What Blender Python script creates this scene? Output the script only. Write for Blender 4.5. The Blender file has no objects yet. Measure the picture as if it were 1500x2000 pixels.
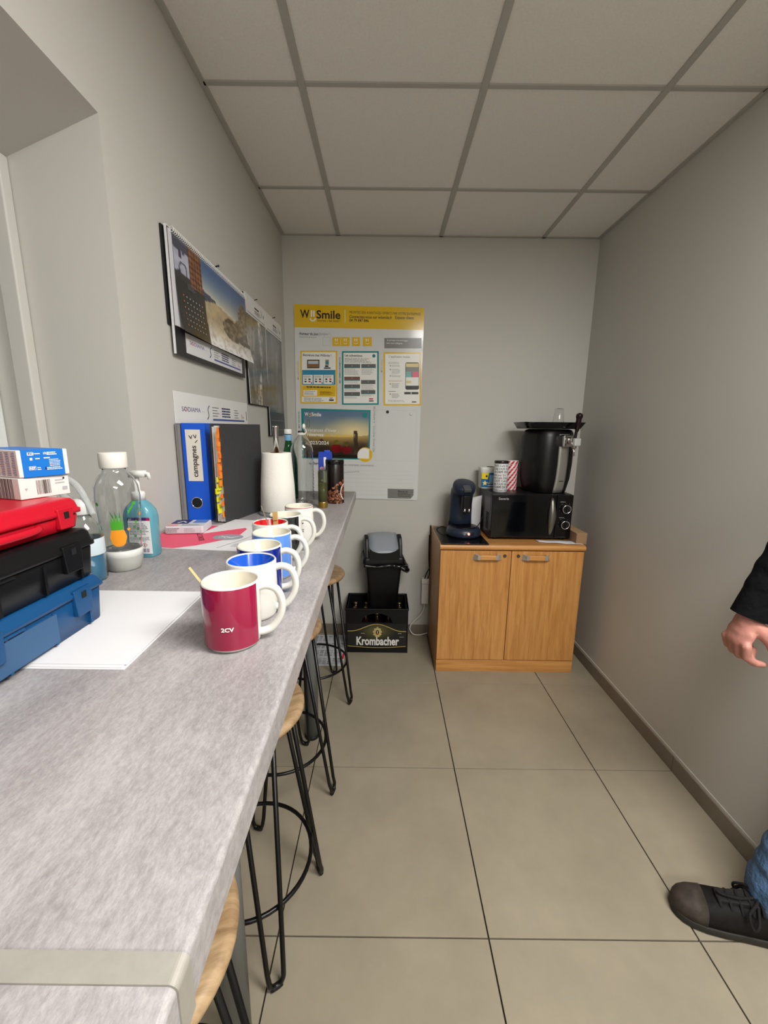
import bpy, bmesh, math, random
import numpy as np
from mathutils import Vector, Matrix
random.seed(4)
PI = math.pi
S = bpy.context.scene
COL = S.collection

# ------------------------------------------------------------------ camera
CAM_H = 1.4183
pitch, yaw, roll = .2005, .0002, .0119
fwd = Vector((-math.sin(yaw)*math.cos(pitch), math.cos(yaw)*math.cos(pitch), -math.sin(pitch)))
rt = Vector((math.cos(yaw), math.sin(yaw), 0)); up = rt.cross(fwd)
r2 = math.cos(roll)*rt + math.sin(roll)*up
u2 = -math.sin(roll)*rt + math.cos(roll)*up
cd = bpy.data.cameras.new('camera'); cam = bpy.data.objects.new('camera', cd); COL.objects.link(cam)
cd.sensor_fit = 'VERTICAL'; cd.sensor_height = 36; cd.sensor_width = 27
cd.lens = 807.67/2000*36; cd.clip_start = .01
M = Matrix((r2, u2, -fwd)).transposed().to_4x4(); M.translation = Vector((0, 0, CAM_H))
cam.matrix_world = M
S.camera = cam

# ------------------------------------------------------------------ world, exposure, light levels
W = bpy.data.worlds.new('world'); S.world = W; W.use_nodes = True
W.node_tree.nodes['Background'].inputs[0].default_value = (.55, .6, .7, 1)
W.node_tree.nodes['Background'].inputs[1].default_value = .05
vs = S.view_settings
vs.view_transform = 'Standard'; vs.look = 'None'; vs.gamma = 1; vs.use_curve_mapping = False
vs.exposure = 0.47
PANEL_W = (42.0, 34.0)   # power of the two ceiling lamps
PANEL_C = (1.0, .985, .955)
PANEL_CELLS = [(.613, .103), (1.213, .103), (.613, -1.697), (1.213, -1.697)]   # each lamp spans two cells of the grid

# ------------------------------------------------------------------ helpers
def lin(c):
    c = c/255.
    return c/12.92 if c <= .04045 else ((c+.055)/1.055)**2.4
def rgb(*c): return tuple(lin(x) for x in c) + (1,)
MATS = {}
def pm(name, c, rough=.5, metal=0, spec=.5, var=None, bump=None, trans=0, ior=1.45, coat=0, emit=0, alpha=1, stretch=None, c2=None, coords='Object'):
    if name in MATS: return MATS[name]
    m = bpy.data.materials.new(name); m.use_nodes = True
    nt = m.node_tree; b = nt.nodes['Principled BSDF']
    col = rgb(*c)
    b.inputs['Base Color'].default_value = col
    b.inputs['Roughness'].default_value = rough
    b.inputs['Metallic'].default_value = metal
    b.inputs['Specular IOR Level'].default_value = spec
    b.inputs['IOR'].default_value = ior
    b.inputs['Transmission Weight'].default_value = trans
    b.inputs['Coat Weight'].default_value = coat
    b.inputs['Alpha'].default_value = alpha
    if emit:
        b.inputs['Emission Color'].default_value = col; b.inputs['Emission Strength'].default_value = emit
    if var or bump:
        tc = nt.nodes.new('ShaderNodeTexCoord'); src = tc.outputs[coords]
        if stretch:
            mp = nt.nodes.new('ShaderNodeMapping'); mp.inputs['Scale'].default_value = stretch
            nt.links.new(src, mp.inputs[0]); src = mp.outputs[0]
    if var:
        n = nt.nodes.new('ShaderNodeTexNoise'); n.inputs['Scale'].default_value = var[0]; n.inputs['Detail'].default_value = 8
        n.inputs['Roughness'].default_value = .65
        nt.links.new(src, n.inputs['Vector'])
        r = nt.nodes.new('ShaderNodeValToRGB')
        a = var[1]
        lo = [x*(1-a) for x in col[:3]] + [1]; hi = [min(1, x*(1+a)) for x in col[:3]] + [1]
        if c2: hi = list(rgb(*c2))
        r.color_ramp.elements[0].position = .3; r.color_ramp.elements[1].position = .7
        r.color_ramp.elements[0].color = lo; r.color_ramp.elements[1].color = hi
        nt.links.new(n.outputs['Fac'], r.inputs[0]); nt.links.new(r.outputs[0], b.inputs['Base Color'])
    if bump:
        n2 = nt.nodes.new('ShaderNodeTexNoise'); n2.inputs['Scale'].default_value = bump[0]; n2.inputs['Detail'].default_value = 4
        nt.links.new(src, n2.inputs['Vector'])
        bp = nt.nodes.new('ShaderNodeBump'); bp.inputs['Strength'].default_value = bump[1]; bp.inputs['Distance'].default_value = bump[2] if len(bump) > 2 else .002
        nt.links.new(n2.outputs['Fac'], bp.inputs['Height']); nt.links.new(bp.outputs[0], b.inputs['Normal'])
    MATS[name] = m
    return m

def wood(name, c1, c2, scale=(1, 1, 1), rough=.45, rings=9):
    """straight wood grain running along the stretched axis"""
    m = bpy.data.materials.new(name); m.use_nodes = True; nt = m.node_tree; b = nt.nodes['Principled BSDF']
    tc = nt.nodes.new('ShaderNodeTexCoord'); mp = nt.nodes.new('ShaderNodeMapping'); mp.inputs['Scale'].default_value = scale
    nt.links.new(tc.outputs['Object'], mp.inputs[0])
    n = nt.nodes.new('ShaderNodeTexNoise'); n.inputs['Scale'].default_value = rings; n.inputs['Detail'].default_value = 7; n.inputs['Roughness'].default_value = .7; n.inputs['Distortion'].default_value = .6
    nt.links.new(mp.outputs[0], n.inputs['Vector'])
    r = nt.nodes.new('ShaderNodeValToRGB'); r.color_ramp.elements[0].position = .36; r.color_ramp.elements[1].position = .62
    r.color_ramp.elements[0].color = rgb(*c1); r.color_ramp.elements[1].color = rgb(*c2)
    nt.links.new(n.outputs['Fac'], r.inputs[0]); nt.links.new(r.outputs[0], b.inputs['Base Color'])
    b.inputs['Roughness'].default_value = rough
    return m

def vcol_mat(name, rough=.4, spec=.5, coat=0):
    if name in MATS: return MATS[name]
    m = bpy.data.materials.new(name); m.use_nodes = True; nt = m.node_tree; b = nt.nodes['Principled BSDF']
    a = nt.nodes.new('ShaderNodeVertexColor'); a.layer_name = 'print'
    nt.links.new(a.outputs[0], b.inputs['Base Color']); b.inputs['Roughness'].default_value = rough
    b.inputs['Specular IOR Level'].default_value = spec; b.inputs['Coat Weight'].default_value = coat; b.inputs['Coat Roughness'].default_value = .12
    MATS[name] = m
    return m

class MB:
    def __init__(s): s.v = []; s.f = []; s.m = []; s.sm = []
    def add(s, verts, faces, mi=0, smooth=False):
        o = len(s.v); s.v += [tuple(p) for p in verts]
        for f in faces: s.f.append(tuple(i+o for i in f)); s.m.append(mi); s.sm.append(smooth)
        return s
    def box(s, x0, x1, y0, y1, z0, z1, mi=0):
        v = [(x0,y0,z0),(x1,y0,z0),(x1,y1,z0),(x0,y1,z0),(x0,y0,z1),(x1,y0,z1),(x1,y1,z1),(x0,y1,z1)]
        return s.add(v, [(0,3,2,1),(4,5,6,7),(0,1,5,4),(1,2,6,5),(2,3,7,6),(3,0,4,7)], mi)
    def hexa(s, b, t, mi=0):     # bottom 4 + top 4 points, ccw from above
        return s.add(list(b)+list(t), [(0,3,2,1),(4,5,6,7),(0,1,5,4),(1,2,6,5),(2,3,7,6),(3,0,4,7)], mi)
    def prism(s, poly, z0, z1, mi=0, axis='z', smooth=False):
        n = len(poly)
        def P(p, h): return {'z': (p[0],p[1],h), 'y': (p[0],h,p[1]), 'x': (h,p[0],p[1])}[axis]
        v = [P(p, z0) for p in poly] + [P(p, z1) for p in poly]
        s.add(v, [tuple(range(n))[::-1], tuple(range(n, 2*n))], mi)
        o = len(s.v) - 2*n
        for i in range(n):
            j = (i+1) % n; s.f.append((o+i, o+j, o+n+j, o+n+i)); s.m.append(mi); s.sm.append(smooth)
        return s
    def lathe(s, prof, n=32, c=(0,0,0), mi=0, sx=1, sy=1, smooth=True, mis=None, a0=0, a1=2*PI, cap=True):
        full = abs(a1-a0-2*PI) < 1e-6; k = n if full else n+1
        v = []
        for r, z in prof:
            for i in range(k):
                a = a0+(a1-a0)*i/n; v.append((c[0]+sx*r*math.cos(a), c[1]+sy*r*math.sin(a), c[2]+z))
        o = len(s.v); s.v += v
        for j in range(len(prof)-1):
            for i in range(n):
                i2 = (i+1) % k
                s.f.append((o+j*k+i, o+j*k+i2, o+(j+1)*k+i2, o+(j+1)*k+i)); s.m.append(mis[j] if mis else mi); s.sm.append(smooth)
        if full and cap:
            if prof[0][0] > 1e-5: s.f.append(tuple(o+i for i in range(k))[::-1]); s.m.append(mis[0] if mis else mi); s.sm.append(False)
            if prof[-1][0] > 1e-5: s.f.append(tuple(o+(len(prof)-1)*k+i for i in range(k))); s.m.append(mis[-1] if mis else mi); s.sm.append(False)
        return s
    def tube(s, pts, r, n=10, mi=0, closed=False, caps=True):
        pts = [Vector(p) for p in pts]; N = len(pts)
        rr = r if isinstance(r, (list, tuple)) else [r]*N
        T = []
        for i in range(N):
            a = pts[(i-1) % N] if (closed or i > 0) else pts[i]; b = pts[(i+1) % N] if (closed or i < N-1) else pts[i]
            T.append((b-a).normalized())
        u = T[0].orthogonal().normalized(); rings = []
        for i in range(N):
            u = (u - T[i]*u.dot(T[i])).normalized(); w = T[i].cross(u)
            rings.append([pts[i]+rr[i]*(math.cos(2*PI*k/n)*u+math.sin(2*PI*k/n)*w) for k in range(n)])
        o = len(s.v)
        for R_ in rings: s.v += [tuple(p) for p in R_]
        for i in range(N if closed else N-1):
            j = (i+1) % N
            off = 0
            if closed and j == 0:
                best = min(range(n), key=lambda q: (rings[0][q]-rings[i][0]).length); off = best
            for k in range(n):
                k2 = (k+1) % n
                s.f.append((o+i*n+k, o+i*n+k2, o+j*n+(k2+off) % n, o+j*n+(k+off) % n)); s.m.append(mi); s.sm.append(True)
        if caps and not closed:
            s.f.append(tuple(o+k for k in range(n))[::-1]); s.m.append(mi); s.sm.append(False)
            s.f.append(tuple(o+(N-1)*n+k for k in range(n))); s.m.append(mi); s.sm.append(False)
        return s
    def sphere(s, c, r, n=14, k=9, mi=0):
        rx, ry, rz = r if isinstance(r, (tuple, list)) else (r, r, r)
        prof = [(math.sin(PI*j/k), -math.cos(PI*j/k)) for j in range(k+1)]
        prof[0] = (1e-4, -1); prof[-1] = (1e-4, 1)
        o = len(s.v); s.lathe(prof, n, (0,0,0), mi)
        for i in range(o, len(s.v)):
            x, y, z = s.v[i]; s.v[i] = (c[0]+x*rx, c[1]+y*ry, c[2]+z*rz)
        return s
    def loft(s, secs, mi=0, caps=True, smooth=True):
        n = len(secs[0]); o = len(s.v)
        for q in secs: s.v += [tuple(p) for p in q]
        for j in range(len(secs)-1):
            for i in range(n):
                i2 = (i+1) % n
                s.f.append((o+j*n+i, o+j*n+i2, o+(j+1)*n+i2, o+(j+1)*n+i)); s.m.append(mi); s.sm.append(smooth)
        if caps:
            s.f.append(tuple(o+i for i in range(n))[::-1]); s.m.append(mi); s.sm.append(False)
            s.f.append(tuple(o+(len(secs)-1)*n+i for i in range(n))); s.m.append(mi); s.sm.append(False)
        return s
    def xf(s, mat, start=0):
        for i in range(start, len(s.v)): s.v[i] = tuple(mat @ Vector(s.v[i]))
        return s
    def mesh(s, name, mats):
        me = bpy.data.meshes.new(name); me.from_pydata(s.v, [], s.f); me.update()
        if not isinstance(mats, (list, tuple)): mats = [mats]
        for m in mats: me.materials.append(m)
        me.polygons.foreach_set('material_index', s.m); me.polygons.foreach_set('use_smooth', s.sm)
        bm = bmesh.new(); bm.from_mesh(me); bmesh.ops.recalc_face_normals(bm, faces=bm.faces[:]); bm.to_mesh(me); bm.free()
        return me
    def build(s, name, mats, parent=None, loc=None, rz=0, bevel=0, seg=2):
        return ob(name, s.mesh(name, mats), parent, loc, rz, bevel, seg)

def ob(name, me, parent=None, loc=None, rz=0, bevel=0, seg=2):
    o = bpy.data.objects.new(name, me); COL.objects.link(o)
    if parent: o.parent = parent
    if loc: o.location = loc
    if rz: o.rotation_euler = (0, 0, rz)
    if bevel:
        b = o.modifiers.new('bevel', 'BEVEL'); b.width = bevel; b.segments = seg; b.limit_method = 'ANGLE'; b.angle_limit = .6
        me.polygons.foreach_set('use_smooth', [True]*len(me.polygons))
        try:
            w = o.modifiers.new('wn', 'WEIGHTED_NORMAL'); w.keep_sharp = False
        except Exception: pass
    return o
def tag(o, label, cat, group=None):
    o['label'] = label; o['category'] = cat
    if group: o['group'] = group
    return o
def thing(name, label, cat, loc=(0,0,0), rz=0, group=None):
    o = bpy.data.objects.new(name, None); COL.objects.link(o); o.empty_display_size = .05
    o.location = loc; o.rotation_euler = (0, 0, rz)
    return tag(o, label, cat, group)
def struct(o): o['kind'] = 'structure'; return o
def dup(root, loc, rz=0, label=None, group=None):
    r = root.copy(); COL.objects.link(r); r.location = loc; r.rotation_euler = (0, 0, rz)
    if label: r['label'] = label
    if group: r['group'] = group
    for ch in list(root.children):
        c = ch.copy(); COL.objects.link(c); c.parent = r
        for g in list(ch.children):
            d = g.copy(); COL.objects.link(d); d.parent = c
    return r

_tc = {}
def text_poly(s, size=1., bold=0., align='LEFT'):
    key = (s, bold, align)
    if key not in _tc:
        cu = bpy.data.curves.new('t', 'FONT'); cu.body = s; cu.size = 1; cu.align_x = align; cu.offset = bold; cu.resolution_u = 3; cu.fill_mode = 'FRONT'
        o = bpy.data.objects.new('t', cu); COL.objects.link(o)
        dg = bpy.context.evaluated_depsgraph_get(); dg.update()
        me = bpy.data.meshes.new_from_object(o.evaluated_get(dg))
        _tc[key] = ([tuple(v.co) for v in me.vertices], [tuple(p.vertices) for p in me.polygons])
        bpy.data.objects.remove(o); bpy.data.meshes.remove(me); bpy.data.curves.remove(cu)
    v, f = _tc[key]
    return [(p[0]*size, p[1]*size) for p in v], f

class Print:
    """flat print: coloured shapes in a 2-D frame (u right, w up, metres) laid on a surface frame()"""
    def __init__(s, frame, lift=.0002): s.mb = MB(); s.fr = frame; s.mats = []; s.layer = 0; s.lift = lift
    def mi(s, m):
        if m not in s.mats: s.mats.append(m)
        return s.mats.index(m)
    def put(s, pts, faces, m, layer): s.mb.add([s.fr(p[0], p[1], s.lift*(layer+1)) for p in pts], faces, s.mi(m))
    def poly(s, pts, m, layer=0): s.put(pts, [tuple(range(len(pts)))], m, layer)
    def rect(s, u0, w0, u1, w1, m, layer=0): s.poly([(u0,w0),(u1,w0),(u1,w1),(u0,w1)], m, layer)
    def frame(s, u0, w0, u1, w1, t, m, layer=0):
        s.rect(u0,w0,u1,w0+t,m,layer); s.rect(u0,w1-t,u1,w1,m,layer); s.rect(u0,w0+t,u0+t,w1-t,m,layer); s.rect(u1-t,w0+t,u1,w1-t,m,layer)
    def disc(s, u, w, r, m, layer=0, n=20, ry=None):
        ry = ry or r
        s.poly([(u+r*math.cos(2*PI*i/n), w+ry*math.sin(2*PI*i/n)) for i in range(n)], m, layer)
    def line(s, pts, t, m, layer=0):
        for a, b in zip(pts[:-1], pts[1:]):
            d = Vector((b[0]-a[0], b[1]-a[1])); L = d.length or 1e-6; n = Vector((-d.y, d.x))/L*t/2
            s.poly([(a[0]+n.x,a[1]+n.y),(a[0]-n.x,a[1]-n.y),(b[0]-n.x,b[1]-n.y),(b[0]+n.x,b[1]+n.y)], m, layer)
    def text(s, t, u, w, size, m, layer=1, bold=0, width=None, rot=0, align='LEFT'):
        v, f = text_poly(t, size, bold, align)
        if width:
            xs = [p[0] for p in v]; k = width/(max(xs)-min(xs)); v = [(p[0]*k, p[1]) for p in v]
        c, sn = math.cos(rot), math.sin(rot)
        s.put([(u+c*p[0]-sn*p[1], w+sn*p[0]+c*p[1]) for p in v], f, m, layer)
    def bars(s, u0, w0, u1, w1, m, n, fill=.5, layer=1, seed=0, ragged=True):
        """rows of small print"""
        R = random.Random(seed); h = (w1-w0)/n
        for i in range(n):
            y = w1-(i+.5)*h; e = u1-(u1-u0)*(R.random()*.3 if ragged else 0)
            x = u0
            while x < e-.0005:
                L = (u1-u0)*(.06+.14*R.random()); s.rect(x, y-h*fill/2, min(x+L, e), y+h*fill/2, m, layer); x += L+(u1-u0)*.02
    def barcode(s, u0, w0, u1, w1, m, n=22, layer=1, seed=1):
        R = random.Random(seed); st = (u1-u0)/n
        for i in range(n):
            t = st*(.25+.6*R.random()); s.rect(u0+i*st, w0, u0+i*st+t, w1, m, layer)
    def build(s, name, parent=None): return s.mb.build(name, s.mats, parent)

def picture(name, fr, w, h, nx, ny, fn, parent, mat, lift=.0003):
    """a printed photograph: colour per cell of a fine grid. fn(a, b): a right 0..1, b down 0..1 -> r,g,b 0..255"""
    v = [fr(w*i/nx, h*(1-j/ny), lift) for j in range(ny+1) for i in range(nx+1)]
    k = nx+1
    f = [(j*k+i, (j+1)*k+i, (j+1)*k+i+1, j*k+i+1) for j in range(ny) for i in range(nx)]
    me = bpy.data.meshes.new(name); me.from_pydata(v, [], f); me.update(); me.materials.append(mat)
    ca = me.color_attributes.new('print', 'FLOAT_COLOR', 'POINT')
    for j in range(ny+1):
        for i in range(nx+1):
            c = fn(i/nx, j/ny); ca.data[j*k+i].color = rgb(*[max(0, min(255, x)) for x in c])
    me.polygons.foreach_set('use_smooth', [True]*len(me.polygons))
    return ob(name, me, parent)

def hsh(i, j, k=0):
    n = math.sin(i*127.1+j*311.7+k*74.7)*43758.5453; return n-math.floor(n)
def vnoise(x, y, k=0):
    i, j = math.floor(x), math.floor(y); a, b = x-i, y-j; a = a*a*(3-2*a); b = b*b*(3-2*b)
    return (hsh(i,j,k)*(1-a)+hsh(i+1,j,k)*a)*(1-b)+(hsh(i,j+1,k)*(1-a)+hsh(i+1,j+1,k)*a)*b
def fbm(x, y, k=0): return .55*vnoise(x,y,k)+.28*vnoise(2.1*x,2.1*y,k+1)+.17*vnoise(4.3*x,4.3*y,k+2)
def mixc(a, b, t):
    t = max(0, min(1, t)); return tuple(a[i]+(b[i]-a[i])*t for i in range(3))
def rrect(x0, x1, y0, y1, r, n=5):
    p = []
    for cx, cy, a in ((x1-r,y0+r,-PI/2),(x1-r,y1-r,0),(x0+r,y1-r,PI/2),(x0+r,y0+r,PI)):
        for i in range(n+1): p.append((cx+r*math.cos(a+PI/2*i/n), cy+r*math.sin(a+PI/2*i/n)))
    return p
def smooth_path(pts, n=8):
    P_ = [Vector(p) for p in pts]; out = []
    for i in range(len(P_)-1):
        p0 = P_[max(i-1,0)]; p1 = P_[i]; p2 = P_[i+1]; p3 = P_[min(i+2,len(P_)-1)]
        for k in range(n):
            t = k/n; out.append(.5*((2*p1)+(p2-p0)*t+(2*p0-5*p1+4*p2-p3)*t*t+(3*p1-p0-3*p2+p3)*t**3))
    out.append(P_[-1]); return out

# ------------------------------------------------------------------ materials
paint = pm('wall_paint', (196,194,188), .48, spec=.35, bump=(420, .12, .0008), var=(1.2, .02))
ceil_m = pm('ceiling_tile', (234,232,227), .9, bump=(520, .35, .001), var=(160, .05))
rail_m = pm('ceiling_rail', (176,174,168), .6)
tile_m = pm('floor_tile', (150,141,123), .38, var=(3.2, .12), bump=(60, .05, .001))
grout_m = pm('floor_grout', (52,44,37), .9)
base_m = pm('base_tile', (126,117,103), .5, var=(9, .08))
mortar_lit_edge = pm('mortar_lit_edge', (196,192,184), .8)
white = pm('white_plastic', (225,225,220), .4)
black = pm('black_plastic', (16,16,18), .38)
blackg = pm('black_gloss', (9,9,11), .12)
steel = pm('steel', (190,190,190), .22, metal=1)
chrome = pm('chrome', (215,215,215), .07, metal=1)
ink = pm('ink', (28,28,30), .6); inkg = pm('ink_grey', (120,120,122), .6); inkl = pm('ink_light', (170,170,172), .6)
paper = pm('paper', (216,215,217), .7)
yel = pm('print_yellow', (232,190,20), .3); teal = pm('print_teal', (20,135,135), .35); pw = pm('print_white', (236,236,236), .35)
blue = pm('print_blue', (30,75,190), .45); navy = pm('print_navy', (30,40,95), .45); red = pm('print_red', (200,25,40), .45)
orange = pm('print_orange', (240,150,30), .5); green = pm('print_green', (70,160,40), .5)
photo = vcol_mat('photo_print', .28, coat=.3)
photom = vcol_mat('photo_print_matt', .5)

# ------------------------------------------------------------------ room
XL, XR, YB, HC = -.62, 1.245, 2.69, 2.515
X2, YF, YR = 2.75, -2.6, 1.10        # wider part of the room behind the corner
TX, TY = -.2881, 2.1116              # floor joints
CX, CY = -.2869, 2.2029              # ceiling rails
fl = struct(MB().box(XL-.3, X2+.1, YF-.1, YB+.1, -.06, -.007).build('floor', grout_m))
def cells(t0, lo, hi, st=.6):
    k = math.floor((lo-t0)/st); out = []
    while t0+k*st < hi-1e-6:
        a, b = max(lo, t0+k*st), min(hi, t0+(k+1)*st)
        if b-a > .012: out.append((a, b))
        k += 1
    return out
g = .0021
for (x0, x1) in cells(TX, XL, X2):
    for (y0, y1) in cells(TY, YF, YB):
        if y0 > YR-.01 and x0 > XR: continue
        xe = min(x1, XR) if y0 > YR else x1
        MB().box(x0+g, xe-g, y0+g, y1-g, -.008, 0).build('tile', tile_m, fl, bevel=.0008, seg=1)
ce = struct(MB().box(XL-.3, X2+.1, YF-.1, YB+.1, HC+.03, HC+.1).build('ceiling', ceil_m))
panel_cells = []
for (x0, x1) in cells(CX, XL, X2):
    for (y0, y1) in cells(CY, YF, YB):
        if y0 > YR and x0 > XR: continue
        if any(abs((x0+x1)/2-p[0]) < .1 and abs((y0+y1)/2-p[1]) < .1 for p in PANEL_CELLS): continue
        xe = min(x1, XR) if y0 > YR-.3 and x0 < XR else x1
        MB().box(x0, xe, y0, y1, HC+.005, HC+.02).build('ceiling_tile', ceil_m, ce)
def rail(x0, x1, y0, y1): MB().box(x0, x1, y0, y1, HC, HC+.012).build('rail', rail_m, ce, bevel=.001, seg=1)
x = CX-.6
while x < X2:
    if x > XL: rail(x-.012, x+.012, YF, YB if x < XR else YR)
    x += .6
y = CY
while y > YF:
    xe = XR if y > YR else X2
    xs = [XL]+[CX+.6*i for i in range(0, 6) if CX+.6*i < xe]+[xe]
    for a, b in zip(xs[:-1], xs[1:]): rail(a+.012, b-.012, y-.0095, y+.0095)
    y -= .6
for a in ((XL, XL+.02, YF, YB), (XR-.018, XR, YR, YB), (XL+.02, XR-.018, YB-.014, YB)): rail(*a)

# walls
ND = -.826; NY = 1.032
wl = MB()
wl.box(XL-.35, XL, NY, YB+.1, -.05, HC+.05)
wl.box(XL-.35, XL, YF-.1, NY, -.05, 1.02)                      # below the window
wl.hexa([(XL-.35,YF-.1,1.99-.06),(XL,YF-.1,2.07),(XL,NY,2.07),(XL-.35,NY,1.99-.06)],
        [(XL-.35,YF-.1,HC+.05),(XL,YF-.1,HC+.05),(XL,NY,HC+.05),(XL-.35,NY,HC+.05)])   # lintel with sloping soffit
wl.box(XL-.35, XL, YF-.1, -.85, 1.02, 2.06)
wl = struct(wl.build('wall_left', paint))
struct(MB().box(XL-.35, XR+.02, YB, YB+.1, -.05, HC+.05).build('wall_back', paint))
struct(MB().box(XR, X2+.2, YR, YB+.1, -.05, HC+.05).build('wall_right', paint, bevel=.004))
struct(MB().box(X2, X2+.1, YF-.1, YR, -.05, HC+.05).build('wall_far_right', paint))
struct(MB().box(XL-.35, X2+.1, YF-.1, YF, -.05, HC+.05).build('wall_front', paint))

# window in the niche
wn = struct(MB().box(-.975, -.965, -.85, NY, 1.02, 1.96).build('window_1', pm('night_glass', (30,34,40), .06, spec=.6)))
pvc = pm('window_pvc', (228,230,228), .35)
MB().box(-.962, -.926, NY-.075, NY-.001, 1.02, 1.955).build('window_frame', pvc, wn, bevel=.006)
MB().box(-.962, -.926, -.85, NY-.075, 1.02, 1.075).build('window_frame', pvc, wn, bevel=.006)
MB().box(-.962, -.926, -.85, NY-.075, 1.89, 1.95).build('window_frame', pvc, wn, bevel=.006)
MB().box(-.962, -.93, .06, .14, 1.075, 1.89).build('window_mullion', pvc, wn, bevel=.006)
MB().box(-.866, -.826, NY-.028, NY-.001, 1.02, 1.985).build('window_trim', paint, wn, bevel=.004)
MB().box(-.96, -.62, -.85, NY-.03, 1.005, 1.03).build('window_sill', pvc, wn, bevel=.004)

# skirting tiles
def skirt(name, axis, at, lo, hi, t0, sgn):
    b = struct((MB().box(at, at+sgn*.004, lo, hi, 0, .082) if axis == 'y' else MB().box(lo, hi, at, at+sgn*.004, 0, .082)).build(name, mortar_lit_edge))  # pale strip above the tiles paints their lit bevel; also shows as joints
    for a, c in cells(t0, lo, hi):
        m = MB()
        if axis == 'y': m.box(at, at+sgn*.009, a+.0016, c-.0016, 0, .07)
        else: m.box(a+.0016, c-.0016, at, at+sgn*.009, 0, .07)
        m.build('skirting_tile', base_m, b, bevel=.001, seg=1)
skirt('baseboard_right', 'y', XR, YR, YB-.01, TY, -1)
skirt('baseboard_back', 'x', YB, XL+.01, XR-.01, TX, -1)
skirt('baseboard_left', 'y', XL, YF, YB-.01, TY, 1)

# ceiling lamps
dif = pm('lamp_diffuser', (255,250,240), .5, emit=4)
for k in range(2):
    px_, py_ = .913, PANEL_CELLS[2*k][1]
    t = thing('ceiling_lamp', ('long white recessed ceiling lamp above the counter mugs', 'long white recessed ceiling lamp at the front wall end of the room')[k], 'lamp', (px_, py_, HC-.002), 0, 'recessed ceiling lamps')
    m = MB()
    for a in ((-.595,.595,-.295,-.275),(-.595,.595,.275,.295),(-.595,-.575,-.275,.275),(.575,.595,-.275,.275)): m.box(*a, 0, .03)
    m.build('lamp_frame', white, t)
    MB().box(-.575, .575, -.275, .275, .008, .014).build('diffuser', dif, t)
    ld = bpy.data.lights.new('lamp_light', 'AREA'); ld.shape = 'RECTANGLE'; ld.size = 1.14; ld.size_y = .54; ld.energy = PANEL_W[k]; ld.color = PANEL_C
    lo = bpy.data.objects.new('lamp_light', ld); COL.objects.link(lo); lo.parent = t; lo.location = (0, 0, -.004)

# ------------------------------------------------------------------ bar counter
ZT = 1.128
def edge_x(y): return -.1045-.0142*y
top_m = bpy.data.materials.new('concrete_laminate'); top_m.use_nodes = True
nt = top_m.node_tree; b_ = nt.nodes['Principled BSDF']; tc = nt.nodes.new('ShaderNodeTexCoord')
def tnoise(sc, scale, det=8, rgh=.7):
    mp = nt.nodes.new('ShaderNodeMapping'); mp.inputs['Scale'].default_value = sc; nt.links.new(tc.outputs['Object'], mp.inputs[0])
    n = nt.nodes.new('ShaderNodeTexNoise'); n.inputs['Scale'].default_value = scale; n.inputs['Detail'].default_value = det; n.inputs['Roughness'].default_value = rgh
    nt.links.new(mp.outputs[0], n.inputs['Vector']); return n
def ramp(src, p0, c0, p1, c1):
    r = nt.nodes.new('ShaderNodeValToRGB'); r.color_ramp.elements[0].position = p0; r.color_ramp.elements[1].position = p1
    r.color_ramp.elements[0].color = rgb(*c0); r.color_ramp.elements[1].color = rgb(*c1); nt.links.new(src.outputs['Fac'], r.inputs[0]); return r
ra = ramp(tnoise((1.6, .45, 1), 9, 5), .35, (128,123,124), .66, (170,165,166))       # broad clouds
rb = ramp(tnoise((8, 3.2, 4), 34, 9, .85), .38, (104,101,102), .62, (184,180,180))    # streaks along the length
mx = nt.nodes.new('ShaderNodeMix'); mx.data_type = 'RGBA'; mx.inputs[0].default_value = .42
nt.links.new(ra.outputs[0], mx.inputs[6]); nt.links.new(rb.outputs[0], mx.inputs[7]); nt.links.new(mx.outputs[2], b_.inputs['Base Color'])
b_.inputs['Roughness'].default_value = .42
alum = pm('brushed_alu', (158,154,146), .5, metal=.25, var=(90, .06))
leg_grey = pm('leg_grey', (122,126,128), .35, metal=.3)
CL = (-.36, .9, 0); nCL = (.36, -.9, 0)
ct = thing('bar_counter', 'long wall-side bar counter with grey concrete-look top on grey posts', 'counter', CL)
def worktop(y0, y1):
    secs = []
    for yy in (y0, y1):
        e = edge_x(yy); r = .005; q = [(XL+.002, yy, ZT-.04), (e-.003, yy, ZT-.04), (e, yy, ZT-.036)]
        for i in range(7):
            a = PI/2*i/6; q.append((e-r+r*math.cos(a), yy, ZT-r+r*math.sin(a)))
        q.append((XL+.002, yy, ZT)); secs.append(q)
    return MB().loft(secs, smooth=False)
worktop(.172, 1.90).build('worktop', top_m, ct, nCL)
worktop(-1.6, .170).build('worktop', top_m, ct, nCL)
secs = []
for yy in (.1636, .1778):
    e = edge_x(.17)+.0012; q = []
    r = .0055
    q.append((XL+.004, yy, ZT-.001)); q.append((XL+.004, yy, ZT+.0014))
    for i in range(8):
        a = PI/2*(1-i/7); q.append((e-r+r*math.cos(a), yy, ZT+.0014-r+r*math.sin(a)))
    q.append((e, yy, ZT-.04)); q.append((e-.0022, yy, ZT-.04))
    for i in range(8):
        a = PI/2*(i/7); q.append((e-r+(r-.0022)*math.cos(a), yy, ZT-.001-r+(r)*math.sin(a)))
    secs.append(q)
m = MB().loft(secs, smooth=False); m.build('joint_strip', alum, ct, nCL)
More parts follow.
